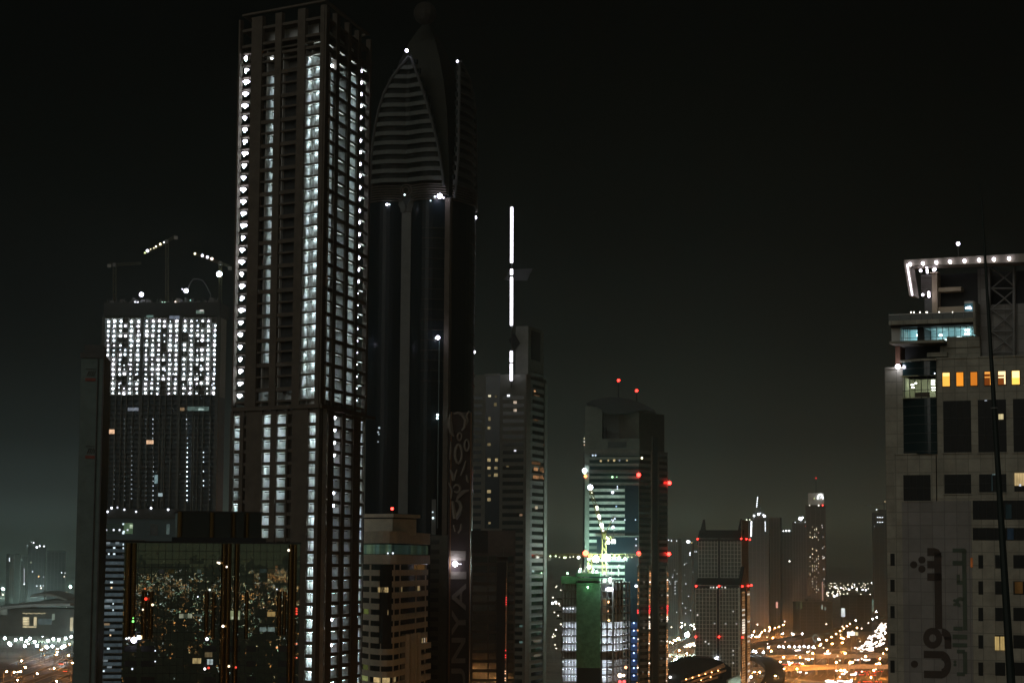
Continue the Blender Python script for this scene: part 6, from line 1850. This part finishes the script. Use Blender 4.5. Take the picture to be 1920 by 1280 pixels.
left = LampKind('street_lamp', 'sodium street lamp on the avenues at the far left', 'street lamp', 'street lamps of the left avenues', 13, .50, (1, .38, .10), 900, False, True)
place(left, [(104, 1216), (103, 1222), (101, 1226.5), (124, 1228), (131, 1242), (96, 1252), (64, 1262), (27, 1274), (100, 1276), (7, 1258), (21, 1259), (28, 1259), (33, 1258), (74, 1217), (80, 1211), (49, 1206), (118, 1211), (126, 1207), (35, 1238), (42, 1250)])
white = LampKind('area_light', 'tall white area light at the floodlit interchange grounds', 'area light', 'white area lights', 16, .85, (.80, .88, 1), 170, False, True)
place(white, [(1464.5, 1187.5), (1484, 1188.5), (1500.5, 1187.5), (1457, 1211.5), (1465, 1212), (1476, 1211.5), (1486, 1211.5), (1495, 1211.5), (1504, 1211), (1512, 1212), (1437, 1213), (1427.5, 1222), (1409, 1220), (1413, 1221), (1521, 1212), (1532, 1197.5), (1413, 1132.5), (1457.5, 1124.5), (1602, 1162.5), (1616, 1159), (1620, 1156.5), (1624, 1154.5), (1634, 1159.5), (1641, 1156.5), (1640.5, 1146.5), (1275, 1167), (1276, 1173.5), (1293, 1171), (1301, 1178), (1407, 1190), (1403, 1268), (1409, 1282)])
plaza2 = LampKind('hall_light', 'pale greenish light on the grounds behind the exhibition hall', 'area light', 'pale lights behind the exhibition hall', 18, 1.3, (.72, 1, .90), 240, False, True)
big = LampKind('floodlight_mast', 'very bright floodlight mast glaring bluish white at the exhibition hall', 'floodlight', 'glaring floodlight masts', 22, 2.5, (.66, .98, .98), 1000, False, True)
place(big, [(1285, 1189), (1263, 1240.5)])
place(plaza2, [(18, 1128), (31, 1139), (47, 1133), (62, 1143), (73, 1137), (95, 1137), (109, 1152), (120, 1128), (90, 1122), (12, 1145), (55, 1150), (126, 1150)])
place(big, [(4, 1103.5), (10, 1115.5), (105, 1112), (130.5, 1099.5), (2, 1141.5), (28, 1147.5), (103, 1145), (77.5, 1167)])
plaza = LampKind('plaza_light', 'white plaza light before the floodlit exhibition hall', 'area light', 'white plaza lights', 15, 1.25, (.78, .92, 1), 90, False, True)
place(plaza, [(9, 1162), (20, 1172), (33, 1178), (58, 1182), (88, 1176), (121, 1172), (127, 1181), (119, 1196), (106, 1199), (86, 1200), (52, 1196), (36, 1197), (25, 1199), (5, 1196), (114, 1144.5), (122, 1139.5), (99, 1168), (84, 1165), (7, 1188), (14, 1182), (27, 1187), (44, 1188), (71, 1189.5), (76, 1190.5), (91, 1188), (103, 1180), (110, 1181), (114, 1187), (104, 1187), (131, 1190), (96, 1197), (13, 1205), (15, 1208), (45.5, 1201.5), (42, 1210), (65, 1210), (61, 1202.5), (94, 1211), (112, 1212.5), (116, 1210.5), (84, 1212.5), (130, 1193)])
def near_far(x, y, h=14):
    q = gnd(x, y, h)
    return q
far_n = LampKind('distant_lamp', 'small warm street lamp between the towers beyond the interchange', 'street lamp', 'small lamps beyond the interchange', 14, .46, (1.0, .84, .68), 8, False, False)
far_m = LampKind('distant_lamp', 'small pale street lamp in the district past the far towers', 'street lamp', 'small lamps past the far towers', 14, .95, (1.0, .86, .66), 6, False, False)
far_l = LampKind('distant_lamp', 'small pale street lamp in the far district on the horizon', 'street lamp', 'far street lamps on the horizon', 14, 1.6, (1.0, .86, .66), 7, False, False)
rnd = random.Random(31)
pts = [(1552.5, 1025, ), (1570, 1028), (1575, 1027), (1565, 1062), (1558, 1078), (1556, 1078), (1575, 1080), (1563, 1068)]
for i in range(70):
    x = rnd.uniform(1548, 1655); y = 1098 + rnd.gauss(0, 4) - (x - 1548) * .04 + rnd.random() ** 2 * 20; pts.append((x, max(1062, y)))
for i in range(28): pts.append((rnd.uniform(1450, 1500), 1096 + rnd.random() ** 1.5 * 30))
for i in range(18): pts.append((rnd.uniform(1030, 1056), 1090 + rnd.random() * 130))
for i in range(26): pts.append((rnd.uniform(1252, 1306), 1130 + rnd.random() * 50))
for i in range(30): pts.append((rnd.uniform(1405, 1560), 1140 + rnd.random() * 26))
for i in range(24): pts.append((rnd.uniform(0, 132), 1100 + rnd.random() * 60))
for i in range(22): pts.append((rnd.uniform(1405, 1655), 1160 + rnd.random() * 60))
for i in range(8): pts.append((rnd.uniform(1440, 1655), 1225 + rnd.random() * 50))
for p in pts:
    if p[1] < 1057: continue
    q = gnd(p[0], p[1], 14)
    if q.y > 9000: q = CAM + (q - CAM) * (9000 / q.y); 
    o = (far_n if q.y < 2600 else far_m if q.y < 4200 else far_l).put(q.x, q.y, 0, 0)
far_b = LampKind('distant_lamp', 'bright white cluster lamp among the far district lights', 'street lamp', 'bright far lamps', 16, 2.2, (.92, .95, 1.0), 12, False, False)
for x, y in ((1565, 1100), (1597, 1101), (1601, 1095), (1568, 1115), (1563, 1117), (1605, 1104), (1616, 1105), (1622, 1105.5), (1633, 1092), (1639, 1109), (1575, 1101), (1590, 1104), (1477, 1101.5), (1470, 1096), (1455, 1099), (1479, 1099), (1034, 1130), (1040, 1128)):
    q = gnd(x, y, 16); far_b.put(q.x, q.y, 0, 0)

# ---------------------------------------------------------------- signs and billboards by the highway
def panel(name, lab, cat, x0, y0, x1, y1, d, mat_, posts=1):
    F = pface(x0, d, x1, d, (y0 + y1) / 2)
    T = thing(name, lab, cat, F.pt(F.L / 2, 0))
    mb = MB(); mb.px(F, x0, y0, x1, y1, -.6, 0, mat_); mb.build('panel', T)
    zb = F.z(x0, y1)
    mb = MB()
    for i in range(posts):
        u = F.L * (i + .5) / posts; mb.fbox(F, u - .4, u + .4, 0, zb, -.6, -.1, M_STEEL)
    mb.build('post', T)
    mb = MB(); z1 = F.z(x0, y0); mb.fbox(F, -.25, F.L + .25, z1, z1 + .25, -.7, .1, M_STEEL); mb.fbox(F, -.25, F.L + .25, zb - .25, zb, -.7, .1, M_STEEL); mb.build('frame', T)
panel('billboard', 'tall glowing white upright billboard beyond the interchange', 'billboard', 1577.5, 1139.5, 1584.5, 1155.5, 2900, litwin((.92, 1, 1), 1.3, .15))
panel('highway_sign', 'glowing white highway sign panel on a post above the interchange', 'sign', 1588.5, 1183.5, 1602.5, 1190.5, 2150, emis((1, .97, .9), 1.8, False))
panel('highway_sign', 'yellowish lit highway sign right beside the glowing white one', 'sign', 1603, 1184, 1609, 1190.5, 2155, litwin((1, .88, .5), 1.0, .4))
panel('red_sign', 'small glowing red upright sign left of the far towers', 'sign', 1455, 1128, 1458.5, 1139, 2750, emis((1, .45, .35), 1.0, False))
def ring_sign():
    c = at(1529, 1195, 2050); T = thing('ring_sign', 'pale lit ring shaped landmark by the interchange', 'landmark', (c.x, c.y, 0))
    mb = MB(); pr = None
    for i in range(17):
        t = 2 * math.pi * i / 16; q = c + Vector((2.6 * math.cos(t), 0, 3.0 * math.sin(t)))
        if pr is not None: mb.tube(pr, q, .35, .35, emis((.6, .75, .65), .45, False), 5)
        pr = q
    mb.build('ring', T)
    mb = MB(); mb.tube((c.x, c.y, 0), c - Vector((0, 0, 3)), .5, .4, M_STEEL, 6); mb.build('post', T)
ring_sign()

# ---------------------------------------------------------------- cars
def car_proto(front, name, lab, grp, cat='car'):
    """front=True: headlights towards the camera"""
    T = thing(name, lab, cat, (0, 0, 0), grp)
    col = matte('car_paint_' + name + str(front), (.35, .34, .32) if front else (.16, .05, .04), .35)
    mb = MB()
    # body profile swept across the width: y is along the car
    prof = [(-2.2, .35), (-2.2, .85), (-1.4, .98), (-.8, 1.45), (.9, 1.48), (1.7, 1.0), (2.2, .9), (2.2, .35)]
    for s0, s1 in ((-.88, .88),):
        L_ = [Vector((s0, y, z)) for y, z in prof]; R_ = [Vector((s1, y, z)) for y, z in prof]
        n = len(prof)
        for i in range(n):
            j = (i + 1) % n; mb.face([L_[i], R_[i], R_[j], L_[j]], M_GLASS if i in (2, 4) else col)
        mb.face(L_, col); mb.face(list(reversed(R_)), col)
    mb.build('body', T)
    for x in (-.8, .8):
        for y in (-1.35, 1.35):
            mb = MB(); mb.tube((x - .12, y, .33), (x + .12, y, .33), .33, .33, M_DARK, 8); mb.build('wheel', T)
    for x in (-.62, .62):
        mb = MB()
        mb.ball((x, -2.25, .72), .42 if front else .30, emis((1, .84, .72), 22, False) if front else emis((1, .10, .04), 5, False), 6, 4)
        mb.build('headlight' if front else 'tail_light', T)
    return T
def copy_tree(o):
    c = o.copy(); COL.objects.link(c)
    for ch in o.children:
        d = ch.copy(); COL.objects.link(d); d.parent = c
    return c
ca = car_proto(True, 'car', 'car driving towards the camera with bright headlights in the highway traffic', 'oncoming cars on the highway')
cb = car_proto(False, 'car', 'car driving away with red tail lights on the interchange roads', 'cars driving away')
cc = car_proto(True, 'car', 'car with headlights on crossing the interchange flyovers', 'cars crossing the interchange')
for ch in cc.children: pass
used = {ca.name: False, cb.name: False, cc.name: False}
def put_car(proto, x, y, z, rz):
    o = proto if not used[proto.name] else copy_tree(proto)
    used[proto.name] = True
    q = gnd(x, y, z + .7); o.location = (q.x, q.y, z); o.rotation_euler = (0, 0, rz)
rnd = random.Random(77)
# dense queue of headlights running up to the right along the highway
queue = [(1166, 1653, 1660), (1176, 1645, 1660), (1182, 1639, 1660), (1190, 1631, 1659), (1199, 1622, 1658), (1206, 1621, 1655), (1211, 1611, 1647), (1217, 1605, 1640)]
for i in range(120):
    y = rnd.uniform(1167, 1217)
    for (ya, a0, b0), (yb, a1, b1) in zip(queue, queue[1:]):
        if ya <= y <= yb:
            t = (y - ya) / (yb - ya); x = rnd.uniform(a0 + (a1 - a0) * t, b0 + (b1 - b0) * t)
    put_car(ca, x, y, .03, .1)
def crossing(lst, proto=None, z=0.03):
    for x, y, n, dx in lst:
        for i in range(n): put_car(proto or cc, x + i * dx, y + rnd.uniform(-.6, .6), z, rnd.uniform(-.4, .4))
crossing([(1600, 1227, 4, 2.6), (1601, 1231, 4, 2.6), (1604, 1236, 3, 2.5), (1617, 1227, 6, 2.6), (1619, 1231, 5, 2.6), (1622, 1236, 4, 2.6), (1612, 1234, 2, 2.5)])
crossing([(1548, 1224, 4, 3), (1550, 1229, 3, 3), (1531, 1230, 4, 2.4), (1510, 1234, 5, 3), (1560, 1227, 1, 2), (1538, 1228, 2, 3)])
crossing([(1569, 1256, 2, 6), (1582, 1258, 3, 2.6), (1580, 1262, 2, 3), (1596, 1263, 4, 2.6), (1600, 1260, 2, 3)])
crossing([(1550, 1275, 5, 2.6), (1561, 1278, 4, 2.6), (1574, 1275, 3, 2.4), (1584, 1276, 6, 2.4), (1594, 1273, 2, 1.5), (1553, 1279, 4, 3)])
crossing([(1608, 1246, 3, 2.5), (1614, 1248, 2, 3), (1597, 1246, 2, 3), (1493, 1218, 3, 2.4), (1478, 1240, 2, 2.5), (1461, 1253, 2, 4), (1496, 1259, 2, 3), (1510, 1260, 1, 2), (1284, 1211, 5, 2.4), (1289, 1208, 4, 2.6), (1294, 1205.5, 4, 2.4), (1300, 1209, 3, 2.4), (1415, 1192, 5, 2.2), (1404, 1194, 2, 2.4), (1605, 1213, 5, 2.5), (1617, 1216, 6, 2.5), (1628, 1218, 5, 2.2)])
crossing([(1602, 1258, 6, 5), (1612, 1264, 5, 7), (1625, 1260, 4, 6), (1612, 1277, 6, 6), (1640, 1258, 3, 6), (1645, 1277, 2, 4), (1455, 1244, 3, 3.5), (1470, 1244.5, 4, 3), (1488, 1243.5, 4, 3), (1645, 1233, 2, 4), (1106, 1250, 1, 3), (113, 1244, 2, 3), (122, 1258, 2, 3)], cb)
for nm, o in (('', ca),): pass
# ================================================================ city behind the camera, seen mirrored in the glass block
def back_city():
    rnd = random.Random(99)
    mb = MB()
    for i in range(1900):
        y = -500 - 7500 * rnd.random() ** .8; x = rnd.uniform(.04, .38) * (abs(y) + 450) - 60
        h = rnd.choice((6, 9, 14)); c, s = rnd.choice((((1, .45, .15), 16), ((1, .38, .12), 14), ((1, .75, .45), 18), ((1, .42, .14), 16), ((.7, 1, .75), 14), ((.85, .95, 1), 18)))
        r = .16 + abs(y) * .00020
        mb.tube((x, y, 0), (x, y, h), .12, .1, M_STEEL, 3); mb.ball((x, y, h + r), r, emis(c, s * (.4 + rnd.random()) // .5 * .4 + .3, False), 4, 3)
    o = mb.build('city_lights'); o['kind'] = 'stuff'; o['label'] = 'scattered small lights of the city mirrored in the glass block'; o['category'] = 'city lights'
back_city()

# ================================================================ haze
hz = bpy.data.materials.new('night_haze'); hz.use_nodes = True
hn, hl = hz.node_tree.nodes, hz.node_tree.links; hn.clear()
ho = hn.new('ShaderNodeOutputMaterial'); pv = hn.new('ShaderNodeVolumePrincipled')
pv.inputs['Color'].default_value = (.86, .98, .85, 1); pv.inputs['Density'].default_value = HAZE; pv.inputs['Anisotropy'].default_value = .35
hl.new(pv.outputs['Volume'], ho.inputs['Volume'])
if HAZE > 0:
    mb = MB(); mb.box(-14000, 14000, -9500, 26000, -1.5, 330, hz); o = mb.build('haze'); o['kind'] = 'stuff'; o['label'] = 'thin night haze over the whole city'; o['category'] = 'haze'
